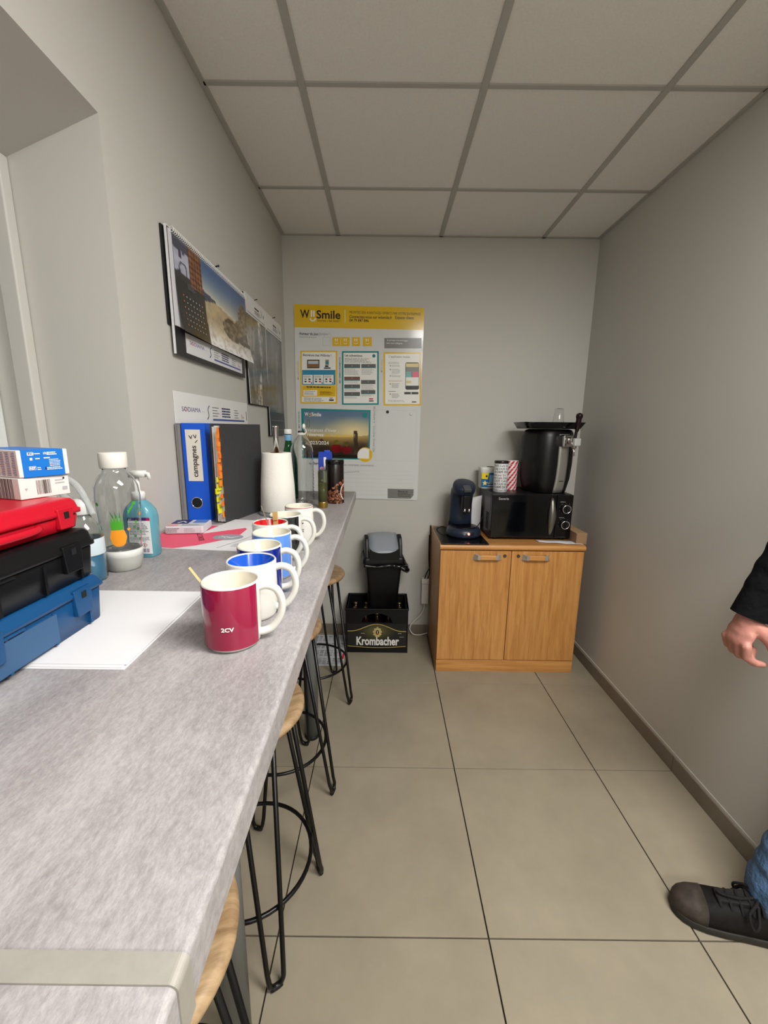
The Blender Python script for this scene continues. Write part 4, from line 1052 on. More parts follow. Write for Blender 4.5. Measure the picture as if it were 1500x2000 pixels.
# ------------------------------------------------------------------ stack of plastic cases
def case(name, label, x0, x1, y0, y1, z0, h, lid, m, latch_y, panel=None, ribs=True, latch_w=.034, drop=.026):
    t = thing(name, label, 'case', ((x0+x1)/2, (y0+y1)/2, z0), 0, 'stacked tool cases')
    X = (x1-x0)/2; Y = (y1-y0)/2
    def sec(z, k): return [(p[0], p[1], z) for p in rrect(-X+k, X-k, -Y+k, Y-k, .010)]
    zl = h-lid
    MB().loft([sec(0, .008), sec(.002, .005), sec(zl-.002, .0025), sec(zl, .004)]).build('case_bottom', m, t)
    MB().loft([sec(zl+.001, .004), sec(zl+.0015, -.001), sec(zl+.007, -.001), sec(zl+.008, .001), sec(h-.006, .003), sec(h-.0015, .006), sec(h, .012)]).build('case_lid', m, t)
    for ly in latch_y:
        yy = ly-(y0+y1)/2
        l = MB().hexa([(X-.004, yy-latch_w*.42, zl-drop), (X+.004, yy-latch_w*.42, zl-drop), (X+.004, yy+latch_w*.42, zl-drop), (X-.004, yy+latch_w*.42, zl-drop)],
                      [(X-.004, yy-latch_w*.5, zl+.012), (X+.003, yy-latch_w*.5, zl+.012), (X+.003, yy+latch_w*.5, zl+.012), (X-.004, yy+latch_w*.5, zl+.012)]).build('latch', m, t, bevel=.0015)
        MB().box(X+.0025, X+.0042, yy-.004, yy+.004, zl-.002, zl+.007).build('latch_slot', pm('slot_dark', (14,16,20), .7), l)
    if ribs:
        for ry in (-.75, -.38, .02, .42, .8): MB().box(X-.005, X-.0012, ry*Y-.002, ry*Y+.002, .003, zl-.004).build('rib', m, t)
    MB().box(X-.004, X+.0012, -Y*.16, Y*.16, zl-.0035, zl+.0002).build('grip_edge', m, t, bevel=.001, seg=1)
    if panel: MB().box(X-.004, X-.0006, -Y*.2, Y*.44, .006, zl-.006).build('label_panel', panel, t)
    return t
cblue = pm('case_blue', (14,68,114), .36); cpan = pm('case_blue_pale', (50,86,124), .45)
case('tool_case', 'blue plastic tool case at the bottom of the case stack on the counter', -.606, -.4235, .255, .594, ZT+.0038, .0695, .019, cblue, (.545, .405), cpan)
case('tool_case', 'black plastic tool case in the middle of the case stack', -.605, -.4255, .262, .590, ZT+.0738, .0705, .026, pm('case_black', (13,13,15), .38, spec=.35), (.540, .40), None)
case('tool_case', 'red plastic tool case on top of the case stack', -.603, -.4375, .265, .588, ZT+.1452, .044, .023, pm('case_red', (186,16,38), .34), (.552, .41), None, False, .028, .016)
RZT = ZT+.1452+.044
# recess grip on the red case is part of that case: a raised handle bar
rc = [o for o in COL.objects if o.name.startswith('tool_case')][-1]
MB().tube(smooth_path([(.076,-.085,.016),(.086,-.07,.014),(.087,0,.014),(.087,.07,.014),(.077,.085,.016)], 5), .0048, 10).build('carry_handle', pm('case_red', (186,16,38), .34), rc)

# cartons on top
cw = pm('carton_white', (222,216,212), .5); cbx = pm('carton_blue', (22,112,200), .42)
ca = thing('white_carton', 'small white barcode carton lying on the red case', 'carton', (-.485, .5435, RZT+.0005), math.radians(-17))
MB().box(-.095, 0, 0, .066, 0, .029).build('carton_body', cw, ca, bevel=.001, seg=1)
pr = Print(lambda u, w, n: (n, u, w)); pr.barcode(.021, .005, .040, .0245, pm('bar_brown', (84,74,70), .5), 13, 1, 4); pr.bars(.046, .016, .062, .024, inkl, 2, .4, 1, 2); pr.disc(.058, .024, .0015, ink, 2, 8); pr.poly([(.006,.015),(.010,.015),(.008,.011)], inkl, 1); pr.rect(.055,.007,.062,.012,inkl,1); pr.build('carton_print', ca)
pr = Print(lambda u, w, n: (-u, -n, w)); pr.barcode(.012, .001, .045, .028, pm('bar_brown', (84,74,70), .5), 15, 1, 9); pr.build('end_print', ca)
cb2 = thing('blue_carton', 'blue and white medical carton on top of the white barcode carton', 'carton', (-.4835, .545, RZT+.030), math.radians(-20))
MB().box(-.10, 0, 0, .064, 0, .0365).build('carton_body', cw, cb2, bevel=.001, seg=1)
bm_ = MB().box(-.0998, .0004, .005, .0575, -.0001, .0369).build('blue_sleeve', cbx, cb2)
pr = Print(lambda u, w, n: (.0005+n, u, w))
pr.text('LOT', .0125, .0295, .0042, pw, 2, .03); pr.frame(.012, .029, .019, .0335, .0004, pw, 1); pr.bars(.021, .030, .028, .0325, pw, 1, .5, 1, 1); pr.text('10.0', .031, .030, .0042, pw, 1, .03); pr.bars(.036, .0285, .052, .0335, pw, 2, .6, 1, 2)
pr.rect(.0145,.0225,.0175,.026,pw,1); pr.bars(.021,.023,.027,.026,pw,1,.5,1,3); pr.bars(.0315,.024,.040,.026,pw,1,.8,1,4); pr.bars(.038,.013,.053,.0235,pw,5,.4,1,5)
pr.text('REF', .0125, .0105, .0045, pw, 2, .03); pr.frame(.012,.0095,.0205,.0145,.0004,pw,1); pr.bars(.022,.0085,.028,.0135,pw,2,.4,1,6); pr.bars(.034,.008,.054,.0125,pw,2,.5,1,7); pr.rect(.032,.009,.0335,.0125,navy,1)
pr.build('carton_print', cb2)
pr = Print(lambda u, w, n: (-u, -n, w))
for k in range(5): pr.bars(.004+.012*k, .002, .013+.012*k, .034, pm('ink_violet', (120,116,150), .6), 14, .45, 1, k)
pr.build('end_print', cb2)

# ------------------------------------------------------------------ bottles
pet = pm('clear_pet', (248,250,250), .03, trans=1, ior=1.5, spec=.5)
def shell(outer, t=.0009):
    inner = [(max(r-t, .0001), z) for r, z in outer][::-1]
    inner[-1] = (inner[-1][0], outer[0][1]+t)
    return outer+inner
sd = thing('soda_bottle', 'clear refillable bottle with white cap, white base and pineapple print', 'bottle', (-.534, .8150, ZT))
MB().lathe(shell([(.0335,.036),(.0345,.05),(.0382,.11),(.0405,.150),(.0385,.172),(.031,.189),(.0225,.198),(.0205,.203),(.0205,.212)]), 40).build('bottle_body', pet, sd)
MB().lathe([(.027,0),(.0305,.004),(.034,.02),(.0350,.03),(.0358,.044),(.0348,.045),(.0345,.037),(.0001,.036)], 40).build('base_ring', pm('base_white', (178,178,172), .5), sd)
MB().lathe([(.0345,.0295),(.0350,.030),(.0358,.0435),(.0354,.044)], 40, cap=False).build('base_band', white, sd)
MB().lathe([(.0236,.207),(.0245,.209),(.0245,.236),(.0235,.2375),(.0001,.2375)], 36).build('cap', pm('cap_white', (232,228,220), .4), sd)
pr = Print(lambda u, w, n: ((.0345+.00006/.0006*(w-.05)*.6+n)*math.cos(-PI/2+.42+u/.038), (.0345+.00006/.0006*(w-.05)*.6+n)*math.sin(-PI/2+.42+u/.038), w), .0002)
def fan(cu, cw, ru, rw, m_, layer):     # rounded patch in narrow strips so that it follows the curved wall
    for q in range(8):
        a_, b_2 = -1+q/4, -1+(q+1)/4
        ya, yb = (1-abs(a_)**2.6)**.5, (1-abs(b_2)**2.6)**.5
        pr.poly([(cu+ru*a_, cw-rw*ya), (cu+ru*b_2, cw-rw*yb), (cu+ru*b_2, cw+rw*yb), (cu+ru*a_, cw+rw*ya)], m_, layer)
fan(0, .074, .0155, .0185, orange, 2)
for a, L in ((-.9,.016),(-.5,.022),(-.2,.026),(.1,.028),(.4,.024),(.8,.017)): pr.poly([(-.004+a*.007,.089),(.004+a*.007,.089),(L*math.sin(a)*.9, .089+L*1.25)], green, 3)
fr_ = pr.fr; pr.build('pineapple_print', sd); pr = Print(fr_, .0002)
R_ = random.Random(5)
for i in range(26):
    u = -.055+.11*R_.random(); w = .06+.085*R_.random()
    if abs(u) < .019: continue
    pr.disc(u, w, .0024+.0018*R_.random(), [orange, green, pm('print_dkgreen', (70,110,80), .5)][i % 3], 1, 8)
for i in range(5): pr.poly([(.02+.002*i, .118+.004*i), (.024+.003*i, .124+.004*i), (.02+.003*i, .129+.003*i)], green, 1)
for i in range(3): pr.poly([(-.006+.005*i,.112),(-.003+.005*i,.114),(-.010+.008*i,.128)], pm('print_dkgreen', (70,110,80), .5), 1)
pr.build('fruit_print', sd)

sz = thing('sanitizer_bottle', 'turquoise hand sanitizer pump bottle with white label', 'bottle', (-.545, .905, ZT))
gel = pm('gel_blue', (96,156,172), .18, spec=.5)
def se(z, wx, wy, n=4.): 
    out = []
    for i in range(28):
        a = 2*PI*i/28; c_, s_ = math.cos(a), math.sin(a); out.append((wx*abs(c_)**(2/n)*(1 if c_ > 0 else -1), wy*abs(s_)**(2/n)*(1 if s_ > 0 else -1), z))
    return out
MB().loft([se(0,.031,.021), se(.003,.033,.0225), se(.09,.033,.0225), se(.105,.030,.021), se(.118,.021,.017), se(.126,.0135,.0135,2.2), se(.130,.0125,.0125,2)]).build('bottle_body', gel, sz)
MB().lathe([(.0135,.128),(.0135,.143),(.012,.146),(.006,.147),(.0045,.150),(.0045,.178),(.0001,.178)], 24).build('pump_collar', white, sz)
MB().loft([[(x_, y_, z_) for (x_, y_, z_) in ((-.012,-.008,.178),(.018,-.007,.178),(.018,.007,.178),(-.012,.008,.178))], [(-.013,-.009,.186),(.021,-.007,.188),(.021,.007,.188),(-.013,.009,.186)], [(-.010,-.007,.192),(.02,-.005,.193),(.02,.005,.193),(-.010,.007,.192)]]).tube([(.016,0,.187),(.0255,0,.185),(.028,0,.174)], [.005,.0045,.0035], 10).build('pump_head', white, sz)
pr = Print(lambda u, w, n: (u, -.0227-n, w)); pr.rect(-.016,.010,.032,.092,pw,0); pr.rect(-.016,.085,.024,.092,pm('lab_violet', (72,36,104), .4),1); pr.rect(.024,.085,.032,.092,pm('lab_mag', (180,36,90), .4),1); pr.text('gel', -.014, .0865, .006, pw, 2)
pr.bars(-.014,.052,.030,.080,inkg,8,.45,1,2); pr.bars(-.014,.038,.030,.049,inkg,4,.45,1,3)
for u in (.004,.016):
    pr.poly([(u,.024),(u+.006,.030),(u,.036),(u-.006,.030)], red, 1); pr.poly([(u,.0255),(u+.0045,.030),(u,.0345),(u-.0045,.030)], pw, 2); pr.rect(u-.0008,.0275,u+.0008,.0325,ink,3)
pr.barcode(.008,.013,.026,.022,pm('lab_violet', (72,36,104), .4),10,1,3); pr.bars(-.014,.013,-.002,.02,inkg,2,.5,1,4); pr.build('label_print', sz)

# clear wash bottle behind the case stack
wa = thing('wash_bottle', 'clear wash bottle with bent spout and blue liquid behind the case stack', 'bottle', (-.560, .748, ZT))
MB().lathe(shell([(.029,.001),(.030,.004),(.030,.085),(.028,.10),(.0165,.118),(.0145,.12),(.0145,.135)]), 32).build('bottle_body', pet, wa)
MB().lathe([(.0001,.002),(.0288,.002),(.0289,.005),(.0289,.05),(.0001,.05)], 32).build('liquid', pm('liquid_blue', (70,160,206), .1, trans=.35, ior=1.33), wa)
MB().lathe([(.0302,.052),(.0304,.053),(.0304,.082),(.0302,.083)], 32, cap=False).build('paper_label', pm('wash_label', (206,220,228), .5), wa)
MB().lathe([(.017,.128),(.0175,.13),(.0175,.148),(.010,.156),(.004,.158)], 28).build('screw_cap', pm('cap_clear', (214,216,212), .3), wa)
MB().tube(smooth_path([(-.006,0,.145),(-.026,0,.16),(-.034,0,.180),(-.022,.0,.193),(-.002,-.002,.183),(.014,-.004,.158),(.026,-.006,.128)], 6), [.0065]*18+[.006]*12+[.005]*7, 12).build('bent_spout', pm('spout_clear', (232,236,236), .15, trans=.7, ior=1.2), wa)

# paper towel
tw = thing('paper_towel', 'white paper towel roll on chrome pole holder', 'paper towel', (-.360, 1.385, ZT))
ho = MB().lathe([(.063,0),(.065,.003),(.064,.008),(.06,.010),(.0001,.010)], 40).build('holder_base', pm('holder_grey', (150,152,154), .35, metal=.4), tw)
MB().lathe([(.0085,.010),(.0085,.286),(.0095,.287),(.0095,.291),(.008,.293),(.0001,.293)], 24).build('pole', chrome, tw)
roll_m = pm('towel_white', (232,230,222), .85, bump=(180, .5, .0015))
m = MB().lathe([(.0565,.0115),(.0585,.013),(.0555,.10),(.0475,.203),(.0465,.206),(.0225,.206),(.021,.204),(.021,.0115),(.0565,.0115)], 44); m.build('towel_roll', roll_m, tw)
MB().lathe([(.0213,.012),(.0213,.2065),(.0205,.2065),(.0205,.012)], 28).build('roll_core', kraft, tw)
# water bottles
pb = thing('water_bottle', 'empty ribbed clear plastic water bottle with open tethered cap', 'bottle', (-.318, 1.598, ZT))
prof = [(.030,.001),(.036,.0),(.043,.006),(.0435,.022),(.0405,.028)]
for i in range(13): z = .034+.0125*i; prof += [(.0440,z),(.0415,z+.006)]
prof += [(.0435,.198),(.041,.213),(.034,.232),(.022,.25),(.0135,.262),(.0128,.267),(.0128,.276)]
MB().lathe(shell(prof, .0014), 40).build('bottle_body', pet, pb)
MB().lathe([(.0155,.262),(.0158,.264),(.0155,.267),(.0138,.267)], 24, cap=False).build('neck_ring', white, pb)
MB().tube(smooth_path([(.014,0,.266),(.019,0,.272),(.016,.0,.284)], 4), .0018, 8).sphere((.010,0,.292), (.006,.010,.011)).build('tethered_cap', white, pb)
gb = thing('green_bottle', 'green glass mineral water bottle with white cap behind the plastic bottle', 'bottle', (-.392, 1.70, ZT))
gg = pm('green_glass', (12,92,44), .05, trans=.55, ior=1.4)
MB().lathe([(.0001,.004),(.030,.0),(.034,.006),(.034,.135),(.030,.165),(.018,.205),(.0135,.23),(.0128,.262)], 32).build('bottle_body', gg, gb)
MB().lathe([(.0145,.236),(.0147,.237),(.0147,.258),(.0145,.259)], 24, cap=False).build('neck_label', pm('neck_blue', (120,170,205), .4), gb)
MB().lathe([(.0148,.262),(.015,.263),(.015,.279),(.014,.281),(.0001,.281)], 24).build('cap', white, gb)
# small vial
vi = thing('oil_vial', 'small olive-green glass vial with brass foot beside the coffee tin', 'vial', (-.2255, 1.50, ZT))
MB().lathe([(.0001,.018),(.0165,.018),(.0168,.022),(.0168,.130),(.0155,.1365),(.013,.139),(.0001,.139)], 28).build('glass_tube', pm('vial_glass', (190,196,160), .05, trans=.95, ior=1.3), vi)
MB().lathe([(.0001,.02),(.0152,.02),(.0152,.092),(.0001,.092)], 28).build('green_oil', pm('oil_green', (96,94,22), .2, trans=.2), vi)
MB().lathe([(.0165,.0),(.0175,.002),(.0178,.018),(.0172,.022),(.0165,.023)], 28).build('brass_foot', pm('brass', (158,132,60), .3, metal=.8), vi)
# coffee bean tin
tn = thing('coffee_tin', 'dark brown coffee tin printed with coffee beans at the counter end', 'tin', (-.1935, 1.608, ZT))
dk = pm('tin_brown', (22,12,10), .25)
MB().lathe([(.0345,.0),(.035,.002),(.035,.154),(.0345,.155)], 40).build('tin_body', dk, tn)
MB().lathe([(.0358,.152),(.0361,.154),(.0361,.164),(.035,.1685),(.031,.169),(.0001,.167)], 40).build('lid', blackg, tn)
R_ = random.Random(8)
pr = Print(cyl_frame(.0351), .00012)
bms = [pm('bean%d' % i, c_, .35) for i, c_ in enumerate(((112,62,40), (150,92,66), (74,38,26), (176,118,90)))]
for i in range(190):
    u = -.055+.11*R_.random(); top_ = .035+.055*min(1, max(0, (u+.03)/.06)); w = .002+top_*R_.random(); r = .0042+.002*R_.random(); a0 = R_.random()*PI
    ca_, sa_ = math.cos(a0), math.sin(a0)
    pr.poly([(u+r*math.cos(q)*ca_-.62*r*math.sin(q)*sa_, w+r*math.cos(q)*sa_+.62*r*math.sin(q)*ca_) for q in [2*PI*k/10 for k in range(10)]], bms[i % 4], i % 7)
    pr.line([(u-.8*r*ca_, w-.8*r*sa_), (u+.8*r*ca_, w+.8*r*sa_)], .0007, bms[2], 8)
pr.line([(.045+.018*math.cos(q), .045+.030*math.sin(q)) for q in [PI*.5+PI*i/14 for i in range(15)]], .0028, pw, 9)
pr.build('bean_print', tn)
mk = thing('milk_carton', 'blue milk carton with white stripe behind the coffee tin', 'carton', (-.243, 1.700, ZT), .12)
mbl = pm('milk_blue', (40,66,170), .35)
MB().box(-.028, .028, -.022, .022, 0, .172).build('carton_body', mbl, mk, bevel=.001, seg=1)
MB().hexa([(-.028,-.022,.172),(.028,-.022,.172),(.028,.022,.172),(-.028,.022,.172)], [(-.026,-.002,.192),(.026,-.002,.192),(.026,.002,.192),(-.026,.002,.192)]).build('folded_top', mbl, mk)
MB().box(-.005, .02, -.004, .012, .189, .199).build('screw_cap', pm('milk_cap', (30,80,190), .35), mk, bevel=.003)
pr = Print(lambda u, w, n: (u, -.0222-n, w)); pr.rect(-.006,.12,.004,.172,pw,0); pr.disc(-.014,.125,.009,pm('milk_pink', (220,150,170), .4),1,14); pr.disc(.004,.112,.010,ink,1,14); pr.disc(.003,.112,.007,pw,2,14); pr.bars(-.02,.02,.02,.08,pw,4,.4,1,3); pr.build('carton_print', mk)

# ------------------------------------------------------------------ mugs
glaze = pm('glaze_white', (212,211,204), .10, coat=.4); cream = pm('glaze_cream', (212,207,188), .12, coat=.4)
def mug(label, x, y, h=.0905, r=.0372, wrap=None, inner=None, ang=-.35, rb=None, span=(0.42, 2*PI-.42), rimline=None, text=None, body=glaze, wz=(.003, .0032)):
    t = thing('mug', label, 'mug', (x, y, ZT), ang, 'mugs in a row on the counter')
    rb = rb or r*.965
    w = .0033
    prof = [(rb-.006,.0),(rb-.002,.0015),(rb,.006),(r,.03),(r,h-.002),(r-w*.5,h),(r-w,h-.002),(r-w,.014),(r-w-.006,.008),(.0001,.007)]
    if rb > r: prof = [(rb-.006,.0),(rb-.002,.0015),(rb,.006),(rb-.0005,.02),(r,h-.002),(r-w*.5,h),(r-w,h-.002),(rb-w,.014),(rb-w-.006,.008),(.0001,.007)]
    mats = [body, inner or cream]
    MB().lathe(prof, 56, mis=[0,0,0,0,0,0,1,1,1]).build('mug_body', mats, t)
    hp = smooth_path([(r-.003,0,h*.84),(r+.009,0,h*.865),(r+.022,0,h*.79),(r+.0285,0,h*.60),(r+.0265,0,h*.39),(r+.016,0,h*.20),(r+.005,0,h*.135),(rb-.004,0,h*.13)], 6)
    hm_ = MB().tube(hp, .0054, 12)
    for i in range(len(hm_.v)): pass
    hm_.xf(Matrix.Diagonal((1, 1.12, 1, 1))); hm_.build('handle', body, t)
    if wrap:
        MB().lathe([(r+.0001,.0055) if rb <= r else (rb,.006), (r+.0004,.03), (r+.0004,h-wz[1]), (r+.0001,h-wz[1]+.0006)], 56, a0=span[0], a1=span[1]).build('colour_band', wrap, t)
    if rimline: MB().lathe([(r+.0002,h-.0035),(r+.0004,h-.003),(r+.0002,h-.0018)], 56, cap=False).build('rim_line', rimline, t)
    if text:
        pr = Print(cyl_frame(r+.0006, text[1])); pr.text(text[0], -.0085, h*.36, .0075, pw, 1, .035, width=.016); pr.build('lettering', t)
    return t
mug('burgundy mug with cream interior and small white 2CV lettering', -.2045, .5235, wrap=pm('glaze_burgundy', (140,24,58), .13, coat=.5), ang=.20, text=('2CV', -1.58), span=(.30, 2*PI-.42))
mug('white mug with bright blue interior', -.2035, .6085, inner=pm('glaze_blue_in', (20,84,190), .14, coat=.4), ang=.14)
mug('navy blue mug with white interior, between the blue-lined and the light blue mug', -.2155, .6905, wrap=pm('glaze_navy', (18,34,120), .13, coat=.5), ang=.12, span=(.30, 2*PI-.22))
mug('light blue mug with white interior', -.2185, .782, wrap=pm('glaze_sky', (86,132,206), .13, coat=.5), ang=.10, span=(.30, 2*PI-.24))
mug('white mug with red interior and spoon clip on its rim', -.2445, .866, inner=pm('glaze_red_in', (206,18,30), .14, coat=.4), ang=.08)
mug('black banded mug with white strip beside the handle', -.2315, .950, wrap=pm('glaze_black', (30,30,32), .13, coat=.5), ang=.06, span=(.62, 2*PI-.50))
m7 = mug('tall white mug with thin red rim line', -.2195, 1.046, r=.0355, rb=.0385, rimline=pm('rim_red', (170,50,46), .3), ang=.05, h=.093)
pr = Print(cyl_frame(.0384, -PI/2+.35), .0003); pr.rect(-.010,.02,-.0085,.06,ink,1); pr.bars(-.006,.052,.006,.056,ink,1,.7,1,2); pr.bars(-.006,.03,.004,.04,inkg,2,.6,1,3); pr.build('mug_print', m7)
stickm = pm('stick_wood', (206,176,124), .6)
def stirrer(label, a, b, r=.0013, m=stickm):
    a, b = Vector(a), Vector(b); c_ = a.copy(); d = b-a; w = Vector((d.y, -d.x, 0)).normalized()
    s_ = MB().hexa([-w*r*1.8, w*r*1.8, w*r*1.8+Vector((0,.0012,0)), -w*r*1.8+Vector((0,.0012,0))], [d-w*r*1.8, d+w*r*1.8, d+w*r*1.8+Vector((0,.0012,0)), d-w*r*1.8+Vector((0,.0012,0))])
    o = s_.build('stir_stick', m); o.location = c_; return tag(o, label, 'stirrer')
stirrer('thin wooden stir stick leaning in the burgundy mug', (-.2045+.010, .5235, ZT+.012), (-.2045-.053, .5235-.002, ZT+.106))
stirrer('thin grey stir stick sticking out of the red-lined mug', (-.2445+.016, .870, ZT+.012), (-.2445-.022, .880, ZT+.122), .0010, pm('stick_grey', (120,112,98), .5))
cl_ = thing('bag_clip', 'small gold clip hooked over the rim of the red-lined mug', 'clip', (-.2415, .8955, ZT+.0905))
gm = pm('clip_gold', (206,172,112), .35, metal=.15)
MB().box(-.0055, .0055, -.0005, .0008, -.004, .016).build('clip_front', gm, cl_, bevel=.0004, seg=1)
MB().box(-.0055, .0055, .0015, .003, -.022, .014).build('clip_back', gm, cl_, bevel=.0004, seg=1)

# ------------------------------------------------------------------ person at the corner (walking, facing the counter)
def blob(segs, voxel, smooth=4, extra=None):
    """continuous surface: union of tapered limbs. segs: list of chains [(x,y,z,r), ...]"""
    m = MB()
    for ch in segs:
        for (a, b) in zip(ch[:-1], ch[1:]):
            pa, pb = Vector(a[:3]), Vector(b[:3]); L = (pb-pa).length; st = max(2, int(L/(.45*min(a[3], b[3])))+1)
            for i in range(st+1):
                t_ = i/st; p = pa.lerp(pb, t_); r = a[3]+(b[3]-a[3])*t_
                fl_ = a[4] if len(a) > 4 else (1, 1, 1)
                m.sphere(p, (r*fl_[0], r*fl_[1], r*fl_[2]), 14, 9)
    if extra: extra(m)
    me = bpy.data.meshes.new('tmp'); me.from_pydata(m.v, [], m.f); me.update()
    o = bpy.data.objects.new('tmp', me); COL.objects.link(o)
    rm = o.modifiers.new('r', 'REMESH'); rm.mode = 'VOXEL'; rm.voxel_size = voxel; rm.use_smooth_shade = True
    sm = o.modifiers.new('s', 'SMOOTH'); sm.iterations = smooth; sm.factor = .5
    dg = bpy.context.evaluated_depsgraph_get(); dg.update()
    out = bpy.data.meshes.new_from_object(o.evaluated_get(dg)); bpy.data.objects.remove(o); bpy.data.meshes.remove(me)
    return out
skin_m = pm('skin', (186,128,116), .5, var=(45, .14), bump=(220, .35, .0012))
flat_t = (1.0, 1.55, 1.0)      # torso wider (Y) than deep (X)
body_ch = [
    [(1.30,.82,.92,.105,(1,1.45,1)), (1.30,.82,1.10,.095,(1,1.45,1)), (1.29,.82,1.30,.11,(1,1.5,1)), (1.29,.82,1.40,.095,(1,1.6,.9))],
    [(1.28,.82,1.42,.052), (1.265,.82,1.52,.05)],
    [(1.265,.82,1.60,.078,(1.1,.92,1.1)), (1.25,.82,1.66,.085,(1.1,.9,1.15))],               # head
    [(1.205,.82,1.548,.030,(1,1.25,1)), (1.222,.82,1.575,.050,(1,1.1,1))],                                # jaw
    [(1.166,.82,1.635,.009), (1.150,.82,1.606,.012)], [(1.176,.82,1.572,.011,(.8,2.2,.7)), (1.178,.82,1.568,.011,(.8,2.0,.7))], [(1.176,.79,1.662,.010,(1,2.2,.7)), (1.176,.85,1.662,.010,(1,2.2,.7))],                                          # nose
    [(1.255,.735,1.625,.018,(1,.5,1.6)), (1.257,.735,1.61,.016,(1,.5,1.6))], [(1.255,.905,1.625,.018,(1,.5,1.6)), (1.257,.905,1.61,.016,(1,.5,1.6))],
    [(1.28,.985,1.385,.055), (1.18,1.02,1.26,.045), (1.075,1.025,1.175,.042), (1.01,1.022,1.05,.038), (.972,1.02,.955,.027)],   # right arm
    [(1.30,.655,1.385,.055), (1.36,.63,1.26,.045), (1.39,.62,1.15,.042), (1.36,.62,.95,.029)],                                   # left arm
    [(1.36,.62,.95,.026), (1.34,.62,.88,.034,(.6,1,1)), (1.315,.62,.82,.022), (1.31,.62,.79,.018)],
    [(1.30,.90,.90,.088), (1.20,.93,.52,.056), (1.20,.932,.48,.056), (1.16,.94,.30,.05), (1.135,.945,.10,.036), (1.10,.955,.06,.034)],
    [(1.30,.74,.90,.088), (1.40,.74,.52,.056), (1.42,.74,.48,.056), (1.52,.73,.30,.05), (1.58,.72,.11,.036), (1.54,.72,.06,.034)],
]
# right hand: relaxed and half closed, back of the hand forward, palm towards the body, thumb on the near side
hand = []
wx, wy, wz = .972, 1.020, .955
hand.append([(wx,wy,wz,.027), (.964,1.018,.925,.026,(.8,1.35,1)), (.955,1.018,.897,.0255,(.7,1.6,1)), (.947,1.018,.876,.0225,(.7,1.75,1))])
for fy_, k_, r_ in ((.983,1.0,.0108), (1.007,1.0,.0112), (1.030,.95,.0106), (1.051,.80,.0092)):
    if fy_ < .99: pts = [(.944,.872),(.951,.842),(.978,.824),(1.003,.818)]
    else: pts = [(.944,.872),(.951,.872-.034*k_),(.951+.030*k_,.872-.043*k_),(.951+.036*k_,.872-.020*k_)]
    hand.append([(p[0], fy_+(1.015-fy_)*.10*i, p[1], r_*(1.12-.09*i)) for i, p in enumerate(pts)])
hand.append([(.972,.997,.925,.019), (.990,.984,.902,.0172), (1.004,.977,.882,.0142), (1.009,.978,.866,.0115)])
pme = blob(body_ch+hand, .0042, 3)
pme.materials.append(skin_m)
person = ob('person', pme); tag(person, 'person in black jacket, blue jeans and worn black shoes walking past the wall corner', 'person')
def clothing(name, chains, voxel, m, sm=5, cuts=()):
    me = blob(chains, voxel, sm)
    for co, no, rad in cuts:      # cut a clean hem or cuff: remove what lies beyond the plane near co
        bm = bmesh.new(); bm.from_mesh(me); co = Vector(co); no = Vector(no).normalized()
        near = [f for f in bm.faces if (f.calc_center_median()-co).length < rad]
        geom = list({v for f in near for v in f.verts})+list({e for f in near for e in f.edges})+near
        bmesh.ops.bisect_plane(bm, geom=geom, plane_co=co, plane_no=no)
        bmesh.ops.delete(bm, geom=[f for f in bm.faces if (f.calc_center_median()-co).length < rad and (f.calc_center_median()-co).dot(no) > 1e-5], context='FACES')
        bm.to_mesh(me); bm.free()
    me.materials.append(m); return ob(name, me, person)
jk = pm('jacket_black', (13,14,16), .9, spec=.12, var=(260, .25), bump=(16, .7, .02))
jk2 = [
    [(1.30,.82,.90,.128,(1,1.45,1)), (1.30,.82,1.10,.125,(1,1.42,1)), (1.29,.82,1.30,.135,(1,1.45,1)), (1.29,.82,1.395,.108,(1,1.62,.9))],
    [(1.28,.82,1.44,.066), (1.275,.82,1.475,.064)],
    [(1.285,.985,1.385,.075), (1.18,1.018,1.26,.060), (1.085,1.022,1.18,.058), (1.045,1.022,1.10,.053), (1.012,1.021,1.03,.050), (.996,1.02,.995,.0475), (.984,1.0195,.968,.047), (.973,1.0195,.938,.047)],
    [(1.305,.655,1.385,.075), (1.36,.625,1.26,.060), (1.39,.615,1.15,.056), (1.365,.615,.985,.046)],
    [(1.006,1.0205,1.018,.0505), (1.005,1.0205,1.015,.0505)], [(1.028,1.0215,1.066,.0540), (1.027,1.0215,1.063,.0540)], [(1.055,1.022,1.121,.0575), (1.054,1.022,1.118,.0575)],
]
clothing('jacket', jk2, .006, jk, 4, [((.976,1.0195,.941), (-.25,0,-1), .085)])
den = pm('denim', (74,104,140), .85, var=(190, .3), bump=(24, .8, .02))
je = [
    [(1.30,.82,.93,.125,(1,1.42,1)), (1.30,.82,.86,.125,(1,1.42,1))],
    [(1.30,.905,.86,.105), (1.215,.93,.52,.080), (1.175,.938,.30,.074), (1.152,.942,.17,.075), (1.145,.944,.115,.079)],
    [(1.30,.735,.86,.105), (1.405,.74,.52,.080), (1.525,.73,.30,.072), (1.59,.72,.13,.074)],
    [(1.150,.943,.145,.083), (1.149,.943,.142,.083)], [(1.158,.941,.20,.080), (1.157,.941,.197,.080)], [(1.168,.94,.255,.080), (1.167,.94,.252,.080)],
]
clothing('jeans', je, .006, den, 3, [((1.145,.944,.075), (-.1,0,-1), .11), ((1.59,.72,.09), (.1,0,-1), .11)])
clothing('hair', [[(1.275,.82,1.66,.088,(1.1,.95,1.1)), (1.265,.82,1.70,.08,(1.15,.98,.9))]], .008, pm('hair_dark', (44,34,28), .7, bump=(60,.8,.01)))
m = MB()
